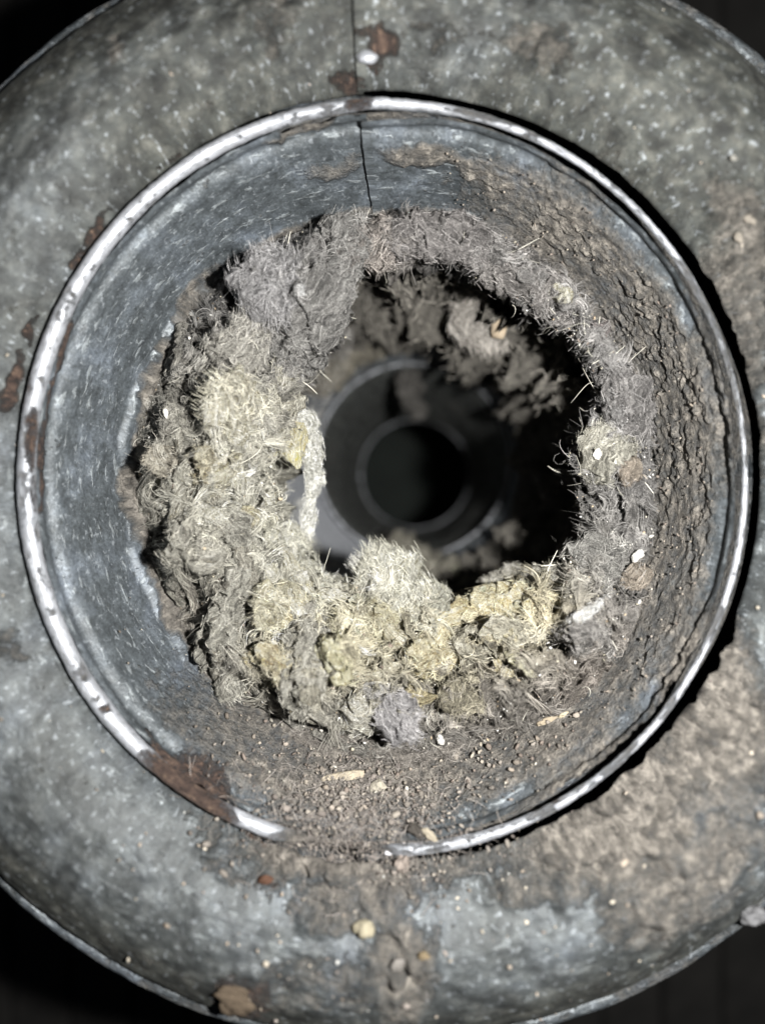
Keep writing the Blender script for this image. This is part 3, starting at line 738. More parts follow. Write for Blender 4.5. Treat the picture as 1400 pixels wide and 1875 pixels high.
# ------------------------------------------------------------------ rolled clumps of lint
def roll(name, path, col, parent=None, lump=.22, ridge=.05, twist=3.0, nt=None, nph=None, seed=0, fuzz=1.0, flat=.6, capn=2.0, part='fibres', fcol=1.0, crump=1.3, warp=1.0, cut=1.0):
    """path: (px, py, radius px, height over the lint or absolute depth as ('d', value))"""
    seed = seed or abs(hash(tuple(map(float, path[0][:2])))) % 9999
    C = []; Rr = []
    for q in path:
        dd = (deep_d(q[0], q[1]) - q[3][1] if q[3][0] == 'w' else q[3][1]) if isinstance(q[3], tuple) else depth_at(q[0], q[1]) - q[3]
        C.append(P(q[0], q[1], dd)); Rr.append(q[2] * (H + dd) / F)
    C = np.array(C); Rr = np.array(Rr)
    seg = np.concatenate([[0], np.cumsum(np.linalg.norm(np.diff(C, axis=0), axis=1))]) if len(C) > 1 else np.array([0.])
    L = seg[-1] + Rr[0] + Rr[-1]
    nph = nph or int(np.clip(Rr.max() / .0029 * 2.2, 12, 70)); nt = nt or int(np.clip(L / .0034, 12, 110))
    # pad the ends by a radius
    if len(C) == 1: C = np.array([C[0] + [0, -1e-3, 0], C[0] + [0, 1e-3, 0]]); Rr = np.array([Rr[0]] * 2); seg = np.array([0, 2e-3]); L = 2e-3 + 2 * Rr[0]
    t = (1 - np.cos(np.linspace(0, PI, nt))) / 2
    sarc = t * L - Rr[0]
    # smooth spline via interpolation and smoothing
    ss = np.clip(sarc, 0, seg[-1])
    cen = np.stack([np.interp(ss, seg, C[:, k]) for k in range(3)], -1)
    for _ in range(max(2, nt // 12)):
        cen[1:-1] = (cen[:-2] + cen[2:] + 2 * cen[1:-1]) / 4
    tan0 = nrmz(C[1] - C[0]); tan1 = nrmz(C[-1] - C[-2])
    pre = np.minimum(sarc, 0)[:, None] * tan0; post = np.maximum(sarc - seg[-1], 0)[:, None] * tan1
    cen = cen + pre + post
    rad = np.interp(ss, seg, Rr)
    cap = np.where(sarc < 0, np.sqrt(np.clip(1 - (sarc / Rr[0]) ** 2, 0, 1)), np.where(sarc > seg[-1], np.sqrt(np.clip(1 - ((sarc - seg[-1]) / Rr[-1]) ** 2, 0, 1)), 1))
    rad = rad * cap
    tg = nrmz(np.gradient(cen, axis=0) + 1e-7)
    up = np.array([0, 0, 1.0]); sd = nrmz(np.cross(tg, up) + 1e-6); nn = nrmz(np.cross(sd, tg))
    ph = np.linspace(0, 2 * PI, nph, endpoint=False)
    PH, _ = np.meshgrid(ph, t)
    dirv = sd[:, None] * np.cos(PH)[..., None] + nn[:, None] * (np.sin(PH) * flat)[..., None]
    V0 = cen[:, None] + dirv * rad[:, None, None]
    Rm = Rr.max()
    n1 = fbm((V0 / Rm * 1.1).astype(np.float32) + seed, 4, seed)
    tw = PH + twist * sarc[:, None] / max(L, 1e-6)
    rg = 1 - 2 * np.abs(fbm(xyz(np.cos(tw) * 2.6 + seed, np.sin(tw) * 2.6, sarc[:, None] / Rm * .7), 3, seed + 5))
    n3 = fbm((V0 * 90).astype(np.float32), 3, seed + 9)
    disp = rad[:, None] * (lump * 2.3 * n1 + ridge * 1.8 * rg) + np.minimum(rad[:, None], .02) * .16 * n3
    qv = (V0 * 26).astype(np.float32) + seed; qv = qv + .7 * fbm(qv * .6, 2, seed + 3)[..., None]
    cr1 = 1 - 2.2 * np.abs(fbm(qv, 3, seed + 11)); cr2 = 1 - 2.2 * np.abs(fbm(qv * 2.7, 2, seed + 12))
    disp = disp + np.minimum(rad[:, None], .030) * crump * (.42 * cr1 + .22 * cr2)
    V = V0 + dirv * disp[..., None]
    qn = (V0 / Rm * .8).astype(np.float32) + seed * .37; qs = (V0 * 55).astype(np.float32) + seed
    ww = np.stack([fbm(qn + 9.1 * k_, 3, seed + k_) for k_ in range(3)], -1); w2 = np.stack([fbm(qs + 5.7 * k_, 2, seed + 20 + k_) for k_ in range(3)], -1)
    V = V + ww * (Rm * .60 * warp) * np.array([1, 1, .5]) + w2 * min(.010, Rm * .35)
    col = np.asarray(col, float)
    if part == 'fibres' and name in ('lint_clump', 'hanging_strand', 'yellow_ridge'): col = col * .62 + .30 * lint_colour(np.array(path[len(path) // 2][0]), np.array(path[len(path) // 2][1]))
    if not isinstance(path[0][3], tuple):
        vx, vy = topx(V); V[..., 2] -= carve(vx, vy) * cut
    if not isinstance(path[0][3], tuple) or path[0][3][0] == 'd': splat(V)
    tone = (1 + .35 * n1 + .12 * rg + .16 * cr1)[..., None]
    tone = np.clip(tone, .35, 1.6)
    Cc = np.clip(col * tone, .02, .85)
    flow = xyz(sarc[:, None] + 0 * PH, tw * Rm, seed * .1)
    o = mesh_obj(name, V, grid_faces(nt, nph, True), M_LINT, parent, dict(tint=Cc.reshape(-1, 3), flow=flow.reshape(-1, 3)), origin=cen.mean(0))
    if fuzz > 0:
        N = int(fuzz * np.clip(L * Rm * 2 * 150000, 40, 2600))
        i = rng.integers(1, nt - 1, N); j = rng.integers(0, nph, N)
        nr = nrmz(dirv[i, j]); f = nr[:, 2] > -.35; i, j, nr = i[f], j[f], nr[f]; N = len(i)
        around = nrmz(np.cross(tg[i], nr)); sp = rng.normal(.25, .7, N)[:, None]
        d = tg[i] * np.cos(sp) + around * np.sin(sp); d *= np.sign(rng.normal(size=(N, 1)))
        fc = np.clip(Cc[i, j] * rng.uniform(.6, fcol + .75, N)[:, None] + .01, 0, .85)
        LL = rng.uniform(.007, .028, N) * np.clip(Rm / .035, .5, 1.5)
        lf = rng.uniform(0, .06, N)[:, None] * (rng.random((N, 1)) < .2)
        fibres(part, o, V[i, j] + nr * .001, d, nr, LL, rng.uniform(.0003, .0007, N), fc, curl=3.0, stick=.8, lift=lf, origin=cen.mean(0))
    return o

def clump(label, path, col, cat="lint clump", name="lint_clump", **k):
    return tag(roll(name, path, col, **k), label, cat)

clump("round grey ball of fluff tucked under the pipe edge at the upper left", [(492, 505, 44, .035), (500, 545, 42, .035)], (.27, .265, .27), warp=.5, cut=.3, fuzz=1.6, lump=.12)
clump("long grey roll of felted lint running down from the pipe seam", [(640, 428, 30, .02), (610, 470, 36, .04), (580, 530, 42, .05), (560, 590, 42, .05), (528, 650, 32, .03), (515, 705, 20, .01)], (.24, .235, .225), lump=.16, ridge=.09, fuzz=1.4)
clump("large straw beige ball of fluff on the left of the ring", [(415, 728, 42, .03), (440, 742, 40, .03)], (.54, .51, .41), warp=.5, cut=.3, lump=.10, fuzz=1.3)
clump("feathery grey tuft fanning out above the beige ball", [(455, 600, 26, .015), (440, 650, 36, .02), (425, 690, 26, .01)], (.36, .345, .31), fuzz=2.2, ridge=.12)
clump("pale twisted strand bridging the beige ball and the inner lip", [(510, 690, 24, .02), (512, 740, 28, .03), (480, 790, 24, .02), (455, 820, 16, .01)], (.46, .44, .37), ridge=.10)
clump("ragged pale strand of lint hanging free over the dark pipe", [(520, 748, 18, ('d', LD + 0.00)), (550, 775, 21, ('d', LD + 0.00)), (568, 820, 14, ('d', LD + 0.01)), (574, 860, 9, ('d', LD + 0.02)), (580, 885, 10, ('d', LD + 0.03)), (566, 915, 6, ('d', LD + 0.03)), (566, 945, 8, ('d', LD + 0.03)), (566, 972, 3, ('d', LD + 0.04))], (.62, .62, .58), name="hanging_strand", warp=.35, lump=.35, ridge=.12, fuzz=2.4)
clump("crumpled yellow wad stuck in the hanging strand", [(512, 795, 22, ('d', LD + -0.04)), (528, 812, 22, ('d', LD + -0.04))], (.60, .56, .40), cat="fibre wad", name="yellow_wad", lump=.35, fuzz=.4)
clump("yellow sliver hanging below the crumpled yellow wad", [(532, 830, 9, ('d', LD + -0.05)), (546, 852, 6, ('d', LD + -0.04))], (.70, .65, .42), cat="fibre wad", name="yellow_wad", lump=.2, fuzz=.3)
clump("tan knob with a pale tail at the far left of the ring", [(285, 845, 20, .02), (315, 838, 16, .02), (345, 880, 12, .015), (390, 915, 10, .015), (430, 935, 8, .01)], (.36, .325, .265), ridge=.1)
clump("upright tan lump standing left of the through hole", [(372, 832, 18, .03), (382, 870, 17, .03), (398, 895, 12, .02)], (.42, .38, .27), lump=.25)
clump("pale torn flap of lint beside the upright tan lump", [(420, 830, 14, .03), (405, 862, 16, .035), (395, 900, 10, .02)], (.52, .49, .39), lump=.35, fuzz=1.4)
clump("small yellow cushion in the middle of the left lint bank", [(432, 938, 13, .035), (455, 946, 15, .035), (478, 952, 9, .02)], (.54, .49, .34), lump=.2, fuzz=.6)
clump("swirled grey coil of fluff halfway down the left bank", [(330, 985, 26, .015), (360, 1010, 28, .02), (390, 985, 20, .015)], (.40, .385, .34), fuzz=1.8, ridge=.14, twist=7)
clump("curled roll of combed lint under the yellow cushion", [(400, 965, 16, .02), (430, 975, 22, .035), (450, 1010, 24, .04), (442, 1060, 22, .035), (420, 1110, 18, .02), (400, 1160, 20, .015), (392, 1210, 20, .01), (420, 1265, 14, .01)], (.36, .35, .31), ridge=.12, lump=.14, fuzz=1.3)
clump("pale upright band of lint along the inner lip at left", [(486, 912, 9, .03), (484, 960, 13, .04), (484, 1010, 14, .04), (482, 1065, 15, .03), (500, 1100, 18, .03)], (.50, .485, .40), warp=.4, ridge=.1, lump=.2, fuzz=1.5)
clump("pale lint bank sloping to the lip below the through hole", [(530, 985, 22, .02), (545, 1030, 26, .03), (560, 1075, 26, .03), (600, 1100, 26, .02)], (.50, .49, .42), lump=.25, fuzz=1.4)
clump("straw coloured lump over the lower left crease", [(478, 1115, 24, .03), (520, 1100, 28, .03), (550, 1125, 20, .02)], (.48, .45, .34), lump=.25)
clump("yellow crust in the hollow under the straw lump", [(505, 1135, 16, .045), (535, 1128, 12, .04)], (.53, .48, .34), cat="fibre wad", name="yellow_wad", lump=.3, fuzz=.4)
clump("broad yellow patch of fibre low on the left bank", [(450, 1212, 9, .02), (490, 1203, 17, .022), (516, 1222, 16, .02), (515, 1252, 9, .015)], (.52, .47, .34), cat="fibre wad", name="yellow_wad", lump=.35, fuzz=.5)
clump("upright grey band of felt beside the broad yellow patch", [(555, 1130, 22, .02), (560, 1190, 24, .03), (555, 1250, 24, .02), (560, 1300, 18, .01)], (.36, .35, .315), ridge=.10, lump=.15)
clump("soft yellow ball of fibre low in the middle of the ring", [(600, 1208, 24, .03), (622, 1202, 26, .03)], (.56, .53, .36), lump=.15, fuzz=.8)
clump("pale fluffy peak rising over the lower inner lip", [(690, 1028, 28, ('d', LD + 0.00)), (712, 1060, 36, ('d', LD + 0.00)), (735, 1095, 40, ('d', LD + -0.02))], (.52, .51, .44), lump=.32, fuzz=1.6)
clump("rounded pale lobe right of the fluffy peak", [(775, 1090, 26, ('d', LD + 0.00)), (786, 1120, 26, ('d', LD + -0.02)), (768, 1160, 16, .02)], (.46, .46, .40), lump=.2, fuzz=1.6)
clump("clear nubbly tuft on the edge left of the fluffy peak", [(650, 1030, 12, ('d', LD + 0.03)), (668, 1048, 12, ('d', LD + 0.02)), (672, 1085, 9, ('d', LD + 0.00))], (.50, .50, .50), lump=.4, fuzz=1.6)
clump("wide straw coloured mat under the fluffy peak", [(640, 1150, 32, .01), (700, 1170, 36, .015), (745, 1150, 26, .01)], (.46, .43, .31), lump=.3, fuzz=1.4)
clump("yellow fan of fibres pinched in the notch of the lower lip", [(768, 1185, 14, .035), (778, 1215, 20, .03), (785, 1245, 14, .02)], (.55, .50, .36), ridge=.2, lump=.2, fuzz=.8)
clump("long yellow ridge of combed fibre along the lower right lip", [(800, 1215, 16, .03), (820, 1165, 24, .04), (862, 1128, 25, .04), (920, 1112, 26, .035), (985, 1116, 22, .03), (1045, 1112, 12, .02)], (.62, .56, .39), warp=.35, cut=.25, ridge=.2, lump=.15, fuzz=1.2, name="yellow_ridge")
clump("pale grey crest behind the long yellow ridge", [(900, 1082, 18, .02), (950, 1062, 20, .02), (1000, 1075, 20, .02), (1045, 1062, 20, .02)], (.44, .43, .40), lump=.35, fuzz=2.0)
clump("grey fold of lint under the long yellow ridge", [(850, 1180, 22, .02), (900, 1168, 24, .025), (970, 1160, 18, .03)], (.40, .385, .33), ridge=.12, lump=.15, fuzz=1.3)
clump("silvery wisp lying at the right end of the yellow ridge", [(1028, 1152, 5, .05), (1060, 1130, 7, .055), (1095, 1107, 6, .05), (1122, 1088, 2, .04)], (.60, .60, .59), warp=.3, ridge=.2, lump=.15, fuzz=.9, name="silvery_wisp", cat="wisp")
clump("grey hood of fluff over the dark pocket at lower right", [(1020, 1160, 14, .03), (1060, 1160, 20, .04), (1095, 1168, 18, .035), (1112, 1200, 8, .02)], (.32, .31, .30), ridge=.12, fuzz=1.4)
clump("yellow leaf shaped flake hanging below the grey fold", [(938, 1182, 4, .05), (918, 1205, 11, .05), (922, 1235, 10, .04)], (.55, .50, .36), cat="flake", name="yellow_flake", lump=.1, fuzz=.1, flat=.3)
clump("pale cream ball at the bottom edge of the lint", [(655, 1318, 26, .035), (668, 1300, 22, .035)], (.60, .58, .51), warp=.4, cut=.2, lump=.15, fuzz=1.0)
clump("lilac grey ball of fluff beside the cream ball", [(722, 1312, 32, .03), (742, 1318, 28, .03)], (.42, .41, .43), warp=.4, cut=.2, lump=.10, fuzz=1.5)
clump("grey shroud of hair arching over the two bottom balls", [(655, 1280, 14, .02), (690, 1268, 18, .025), (725, 1278, 14, .02)], (.34, .335, .34), ridge=.15, fuzz=1.6)
clump("olive tinted lump low in the ring right of centre", [(850, 1275, 34, .005)], (.30, .275, .20), lump=.2, fuzz=1.2)
clump("small ochre lump left of the olive one", [(760, 1278, 20, .005)], (.42, .36, .20), lump=.3, fuzz=.8)
clump("beige shell like fold on the right of the ring", [(1108, 800, 24, .02), (1112, 838, 34, .03), (1118, 870, 20, .02)], (.40, .385, .32), ridge=.10, lump=.12)
clump("fuzzy pale finger standing off the right lip", [(1062, 838, 14, ('d', LD + 0.00)), (1078, 868, 16, ('d', LD + 0.00)), (1095, 905, 22, ('d', LD + 0.02)), (1100, 930, 18, ('d', LD + 0.04))], (.38, .375, .34), lump=.3, fuzz=2.0)
clump("small beige nub above the right shell fold", [(1095, 780, 11, .02), (1090, 812, 14, .015)], (.38, .36, .31), lump=.25)
clump("tan nodule wedged between shell fold and pipe", [(1148, 858, 17, .03), (1158, 870, 13, .03)], (.36, .30, .235), lump=.2, fuzz=.5)
clump("tan ball beside a white chip at the right edge", [(1165, 1050, 18, .03), (1172, 1065, 14, .03)], (.35, .295, .235), lump=.2, fuzz=.5)
clump("round grey pillow under the right edge of the ring", [(1110, 1010, 30, .01), (1085, 1040, 30, .01)], (.28, .275, .26), lump=.25, fuzz=1.8)
clump("pinkish beige wad on the top lip by the seam", [(688, 436, 26, .025), (705, 462, 24, .03)], (.36, .325, .30), lump=.3, fuzz=1.0)
clump("grey roll following the top lip", [(745, 430, 28, .015), (800, 425, 32, .02), (860, 445, 28, .02), (900, 470, 22, .015)], (.235, .22, .215), lump=.2, fuzz=1.4)
clump("brown grey roll with a ragged hem at the upper right", [(905, 480, 22, .02), (950, 505, 28, .02), (1000, 535, 26, .02), (1035, 570, 16, .01)], (.225, .21, .20), lump=.28, fuzz=1.5)
clump("flat grey pad on the right of the ring under the pipe edge", [(1125, 690, 22, .01), (1145, 740, 28, .01), (1160, 800, 26, .01)], (.205, .195, .19), lump=.2, fuzz=1.2)
clump("dark purple brown knot at the upper right lip", [(1085, 610, 16, .01), (1100, 650, 16, .01)], (.20, .17, .165), lump=.3, fuzz=.8)
clump("cream cylinder shaped scrap set in the upper right lint", [(1015, 528, 7, .03), (1040, 545, 9, .03)], (.50, .48, .40), cat="scrap", name="cream_scrap", lump=.08, fuzz=.1)
clump("bright white cotton bead on the long grey roll", [(545, 530, 8, .07), (553, 522, 5, .07)], (.62, .62, .62), cat="bead", name="cotton_bead", lump=.2, fuzz=.3)
clump("dusty grey brown bank at the bottom of the pipe", [(560, 1350, 18, 0), (640, 1385, 22, -.01), (740, 1395, 24, -.01), (820, 1372, 18, 0)], (.20, .18, .16), lump=.4, fuzz=1.3, flat=.5)

# many thin twisted strands over the ring, parts of it

def drape(name, px, py, ang, length, width, col, K=5, curl=0.9, curlv=None, off=.002, jit=.12):
    N = len(px); a = ang.copy()
    cv = rng.normal(0, curl, N) / K if curlv is None else curlv / K
    k0 = (H + LD) / F
    zb = ZB.copy()
    for _ in range(2):
        m = np.maximum.reduce([np.roll(zb, 1, 0), np.roll(zb, -1, 0), np.roll(zb, 1, 1), np.roll(zb, -1, 1)]); zb = np.where(zb < -5, m, zb)
    def zat(x, y): return zb[np.clip(y / 2, 0, 939).astype(int), np.clip(x / 2, 0, 701).astype(int)]
    z = zat(px, py); zm = zb.copy()
    for _ in range(7): zm = (zm + np.roll(zm, 2, 0) + np.roll(zm, -2, 0) + np.roll(zm, 2, 1) + np.roll(zm, -2, 1)) / 5
    zm2 = zm[np.clip(py / 2, 0, 939).astype(int), np.clip(px / 2, 0, 701).astype(int)]
    good = (z > -LD - .12) & ((zm2 < -1) | (z > zm2 - .006)); off = np.broadcast_to(off, z.shape); px, py, a, length, width, col, cv, z, off = (v[good] for v in (px, py, a, length, width, col, cv, z, off)); N = len(px)
    x, y = px.copy(), py.copy(); zz = z + off; pts = []; lft = rng.uniform(0, .004, N); loose = rng.random(N) < .06
    for k in range(K + 1):
        kk = (H - zz) / F
        pts.append(np.stack([(x - CX) * kk, (CY - y) * kk, zz], -1))
        a = a + cv + rng.normal(0, jit, N)
        x = x + np.cos(a) * length / K / k0; y = y - np.sin(a) * length / K / k0
        t = zat(x, y) + off + lft; dz = np.clip(t - zz, -.014, .010)
        zz = zz + np.where(loose, .0015, dz)
    pts = np.array(pts)
    side = nrmz(np.cross(np.gradient(pts, axis=0), nrmz(rng.normal(size=(N, 3)) * .6 + np.array([.2, 0, 1.]))[None]))
    tt = np.linspace(0, 1, K + 1); taper = .35 + .65 * np.sin(PI * np.clip(tt * .92 + .04, 0, 1)) ** .5
    wd = (width[None, :] * taper[:, None])[..., None] * .5
    V = np.stack([pts - side * wd, pts + side * wd], 2).transpose(1, 0, 2, 3).reshape(-1, 3)
    base = (np.arange(N) * (K + 1) * 2)[:, None]; kq = np.arange(K)[None, :] * 2
    Fc = np.stack([base + kq, base + kq + 1, base + kq + 3, base + kq + 2], -1).reshape(-1, 4)
    o = mesh_obj(name, V, Fc, M_FIBRE, lint, dict(tint=np.repeat(col, (K + 1) * 2, 0)))
    return tag(o, kind='stuff')
def ring_pos(N, lo=.03, hi=.97):
    th = rng.uniform(0, 2 * PI, N); lw = (RO(th) - RI(th)) / 300
    keep = rng.random(N) < .35 + lw; th = th[keep]
    q = rng.uniform(lo, hi, len(th)); r = RO(th) * (1 - q) + RI(th) * q
    return LC[0] + r * np.cos(th), LC[1] - r * np.sin(th)
def field(px, py):
    return 3.2 * PI * fbm(xyz(px / 75, py / 75, 1), 2, 611) + .8 * fbm(xyz(px / 25, py / 25, 1), 2, 612)
def strands():
    R = random.Random(5)
    zz = ZB.copy()
    for _ in range(2): zz = np.where(zz < -5, np.maximum.reduce([np.roll(zz, 1, 0), np.roll(zz, -1, 0), np.roll(zz, 1, 1), np.roll(zz, -1, 1)]), zz)
    zs = zz.copy()
    for _ in range(10): zs = (zs + np.roll(zs, 1, 0) + np.roll(zs, -1, 0) + np.roll(zs, 1, 1) + np.roll(zs, -1, 1)) / 5
    def zt(x, y):
        a, b = int(y / 2), int(x / 2); return float(max(zs[a, b], zz[a, b], -LD - .1))
    for k in range(285):
        t = R.uniform(0, 2 * PI)
        if math.cos(t) > 0.2 and R.random() < .45: continue
        q = R.uniform(.08, .95)
        rr = float(RO(t)) * (1 - q) + float(RI(t)) * q
        x, y = LC[0] + rr * math.cos(t), LC[1] - rr * math.sin(t)
        i, j = on_lint(np.array([x]), np.array([y])); a = R.choice([float(LANG[i[0], j[0]]), float(field(np.array(x), np.array(y)))]) + R.gauss(0, .4)
        path = []; w0 = R.choice([2, 2.5, 3.5, 4.5, 6, 8, 10]); n = R.randint(3, 6); bend = R.gauss(0, .35)
        for m in range(n):
            path.append((x, y, max(1.2, w0 * (1 - abs(m / (n - 1) - .45) * 1.1)), ('d', -(zt(x, y)) - w0 * .0004)))
            x += math.cos(a) * R.uniform(12, 24); y -= math.sin(a) * R.uniform(12, 24); a += bend + R.gauss(0, .2)
            rad_ = math.hypot(x - LC[0], y - LC[1]); tt = math.atan2(LC[1] - y, x - LC[0])
            if rad_ < RI(tt) - 4 or rad_ > RO(tt) - 5: break
        if len(path) < 2: continue
        c = lint_colour(np.array(path[0][0]), np.array(path[0][1])) * R.uniform(.85, 1.5)
        roll("lint_strand", path, np.clip(c * .78, .03, .45), parent=lint, lump=.3, ridge=.2, warp=.5, nt=30, nph=10, seed=k + 20, fuzz=.25)
strands()
def drapes():
    px, py = ring_pos(30000); N = len(px)
    a = field(px, py) + rng.normal(0, .45, N) + PI * (rng.random(N) < .5)
    c = np.clip(lint_colour(px, py) * rng.uniform(.55, 1.5, N)[:, None] + .01, 0, .8)
    drape("draped_fibres", px, py, a, rng.uniform(.010, .035, N) * (1 + (rng.random(N) < .07)), rng.uniform(.0003, .0008, N), c, curl=1.6)
    # locks: fibres lying side by side and curling together
    W = 620; cx, cy = ring_pos(W * 2); W = len(cx); M = 30
    ca = field(cx, cy) + rng.normal(0, .5, W); cc = rng.normal(0, 2.3, W); lo_ = rng.uniform(.002, .013, W); cl = rng.uniform(.02, .065, W); br = np.exp(rng.normal(-.05, .34, W)); sp = rng.uniform(1.5, 7, W)
    px = np.repeat(cx, M) + rng.normal(0, 1, W * M) * np.repeat(sp, M); py = np.repeat(cy, M) + rng.normal(0, 1, W * M) * np.repeat(sp, M)
    c = np.clip(lint_colour(px, py) * np.repeat(br, M)[:, None] * rng.uniform(.8, 1.2, W * M)[:, None] + .02, 0, .62)
    drape("lint_locks", px, py, np.repeat(ca, M) + rng.normal(0, .10, W * M), np.repeat(cl, M) * rng.uniform(.7, 1.1, W * M), rng.uniform(.0004, .0008, W * M), c, curlv=np.repeat(cc, M) * rng.uniform(.85, 1.15, W * M), jit=.03, off=np.repeat(lo_, M) + rng.uniform(-.002, .002, W * M))
drapes()
def folds():
    """broad combed folds of felt lying over the mat"""
    zz = np.where(ZB < -5, -LD, ZB); zs = zz.copy()
    for _ in range(14): zs = (zs + np.roll(zs, 1, 0) + np.roll(zs, -1, 0) + np.roll(zs, 1, 1) + np.roll(zs, -1, 1)) / 5
    L = [([(335, 600), (332, 660), (318, 720), (300, 780)], 11, .9), ([(352, 745), (330, 800), (346, 850)], 9, 1.2), ([(292, 918), (350, 932), (400, 945), (442, 975)], 12, 1.25), ([(430, 985), (454, 1040), (442, 1090), (415, 1140), (400, 1190), (407, 1245)], 15, 1.05),
         ([(492, 915), (500, 985), (490, 1050), (520, 1092), (562, 1130)], 12, 1.35), ([(560, 1135), (574, 1200), (566, 1260), (574, 1315)], 15, .95), ([(470, 765), (440, 800), (428, 850), (442, 900)], 12, 1.25), ([(615, 1105), (680, 1135), (742, 1178), (772, 1222)], 12, 1.2),
         ([(338, 1055), (362, 1110), (384, 1150)], 9, .9), ([(612, 480), (592, 550), (560, 620), (528, 680)], 14, 1.2), ([(570, 455), (548, 500), (545, 560), (520, 610)], 9, 1.25), ([(455, 560), (430, 610), (415, 665)], 9, 1.2), ([(375, 770), (400, 800), (392, 850)], 9, 1.3),
         ([(310, 860), (330, 900), (318, 960), (330, 1010)], 9, 1.1), ([(520, 1010), (540, 1045), (580, 1085), (640, 1098)], 11, 1.2), ([(470, 1110), (520, 1095), (560, 1110), (590, 1150)], 10, 1.2), ([(820, 1205), (850, 1150), (905, 1120), (970, 1105)], 9, 1.25), ([(880, 1170), (940, 1150), (1010, 1135), (1060, 1115)], 9, 1.2),
         ([(690, 420), (740, 408), (800, 412), (860, 430)], 10, 1.2), ([(900, 455), (950, 485), (1000, 525)], 9, 1.15), ([(1095, 640), (1120, 700), (1135, 770)], 10, 1.15), ([(1150, 900), (1158, 960), (1145, 1020)], 9, 1.15), ([(1090, 760), (1080, 810), (1100, 860)], 8, 1.3), ([(600, 1225), (650, 1245), (700, 1235), (745, 1215)], 10, 1.05), ([(690, 1050), (715, 1090), (760, 1120)], 10, 1.1)]
    for k, (pts, r, br) in enumerate(L):
        n = len(pts); path = []
        for m, (x, y) in enumerate(pts):
            z = float(zs[int(y / 2), int(x / 2)])
            path.append((x, y, r * (.45 + .55 * math.sin(PI * (m + .6) / (n + .2))), ('d', -z - r * .0009)))
        c = lint_colour(np.array(float(pts[n // 2][0])), np.array(float(pts[n // 2][1]))) * br
        roll("lint_fold", path, np.clip(c, .03, .62), parent=lint, lump=.16, ridge=.30, twist=2.5, crump=.5, warp=.45, seed=700 + k, fuzz=1.6, flat=.8)
folds()

# ------------------------------------------------------------------ lint caught deeper in the pipe
def deep_coat():
    n, m = 420, 130
    th = np.linspace(0, 2 * PI, n, endpoint=False); d = np.linspace(.34, 1.07, m)
    T, D = np.meshgrid(th, d)
    deg = np.degrees(T)
    def sect(a0, w): return np.exp(-(np.abs((deg - a0 + 180) % 360 - 180) / w) ** 3)
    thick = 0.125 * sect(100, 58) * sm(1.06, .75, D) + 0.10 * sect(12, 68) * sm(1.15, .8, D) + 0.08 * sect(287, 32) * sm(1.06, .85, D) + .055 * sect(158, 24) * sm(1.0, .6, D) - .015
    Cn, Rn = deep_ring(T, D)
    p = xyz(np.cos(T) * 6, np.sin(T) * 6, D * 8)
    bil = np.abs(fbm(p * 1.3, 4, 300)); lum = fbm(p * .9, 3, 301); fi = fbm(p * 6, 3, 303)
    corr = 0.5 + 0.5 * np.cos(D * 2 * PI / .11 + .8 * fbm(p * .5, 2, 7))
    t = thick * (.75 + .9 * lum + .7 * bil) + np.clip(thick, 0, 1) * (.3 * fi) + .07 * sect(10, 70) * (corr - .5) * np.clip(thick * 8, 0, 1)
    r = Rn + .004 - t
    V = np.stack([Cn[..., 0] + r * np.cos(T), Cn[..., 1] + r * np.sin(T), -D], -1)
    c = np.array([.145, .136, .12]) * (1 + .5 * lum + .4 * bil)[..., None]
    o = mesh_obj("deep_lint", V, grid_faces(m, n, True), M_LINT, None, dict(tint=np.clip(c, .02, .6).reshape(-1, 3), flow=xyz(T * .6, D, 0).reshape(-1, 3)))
    tag(o, "dark lumpy lint coating the pipe wall deep behind the ring", "lint lining")
    N = 5000; i = rng.integers(0, m // 2, N); j = rng.integers(0, n, N); f = thick[i, j] > .02; i, j = i[f], j[f]; N = len(i)
    nr = nrmz(np.stack([-np.cos(T[i, j]), -np.sin(T[i, j]), .3 + 0 * T[i, j]], -1))
    fibres("lint_fibres", o, V[i, j], nrmz(rng.normal(size=(N, 3))), nr, rng.uniform(.02, .06, N), rng.uniform(.0007, .0015, N), np.clip(c[i, j] * 1.8, 0, .6), curl=2, stick=.3, lift=.04)
deep_coat()
clump("shaggy clump with a tan chip hanging from the upper right into the dark", [(905, 515, 30, ('d', .44)), (885, 560, 36, ('d', .44)), (880, 598, 36, ('d', .44)), (888, 618, 24, ('d', .44))], (.31, .29, .265), warp=.5, name="hanging_clump", lump=.25, ridge=.12, fuzz=1.6)
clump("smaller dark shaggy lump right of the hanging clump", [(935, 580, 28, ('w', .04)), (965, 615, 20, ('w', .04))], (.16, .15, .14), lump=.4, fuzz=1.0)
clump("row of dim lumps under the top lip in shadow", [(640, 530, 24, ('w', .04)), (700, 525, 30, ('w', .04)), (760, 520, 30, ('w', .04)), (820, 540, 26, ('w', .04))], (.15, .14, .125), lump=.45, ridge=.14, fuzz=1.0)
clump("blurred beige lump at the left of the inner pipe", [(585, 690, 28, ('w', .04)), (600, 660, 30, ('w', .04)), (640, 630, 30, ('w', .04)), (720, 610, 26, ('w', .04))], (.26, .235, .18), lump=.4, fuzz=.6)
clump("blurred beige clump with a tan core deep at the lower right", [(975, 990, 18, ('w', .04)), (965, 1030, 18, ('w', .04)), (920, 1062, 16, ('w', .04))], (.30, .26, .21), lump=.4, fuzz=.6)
clump("dim clump on the floor of the inner pipe", [(830, 1055, 26, ('w', .04)), (780, 1050, 24, ('w', .04)), (720, 1010, 22, ('w', .04))], (.22, .205, .17), lump=.4, fuzz=.5)
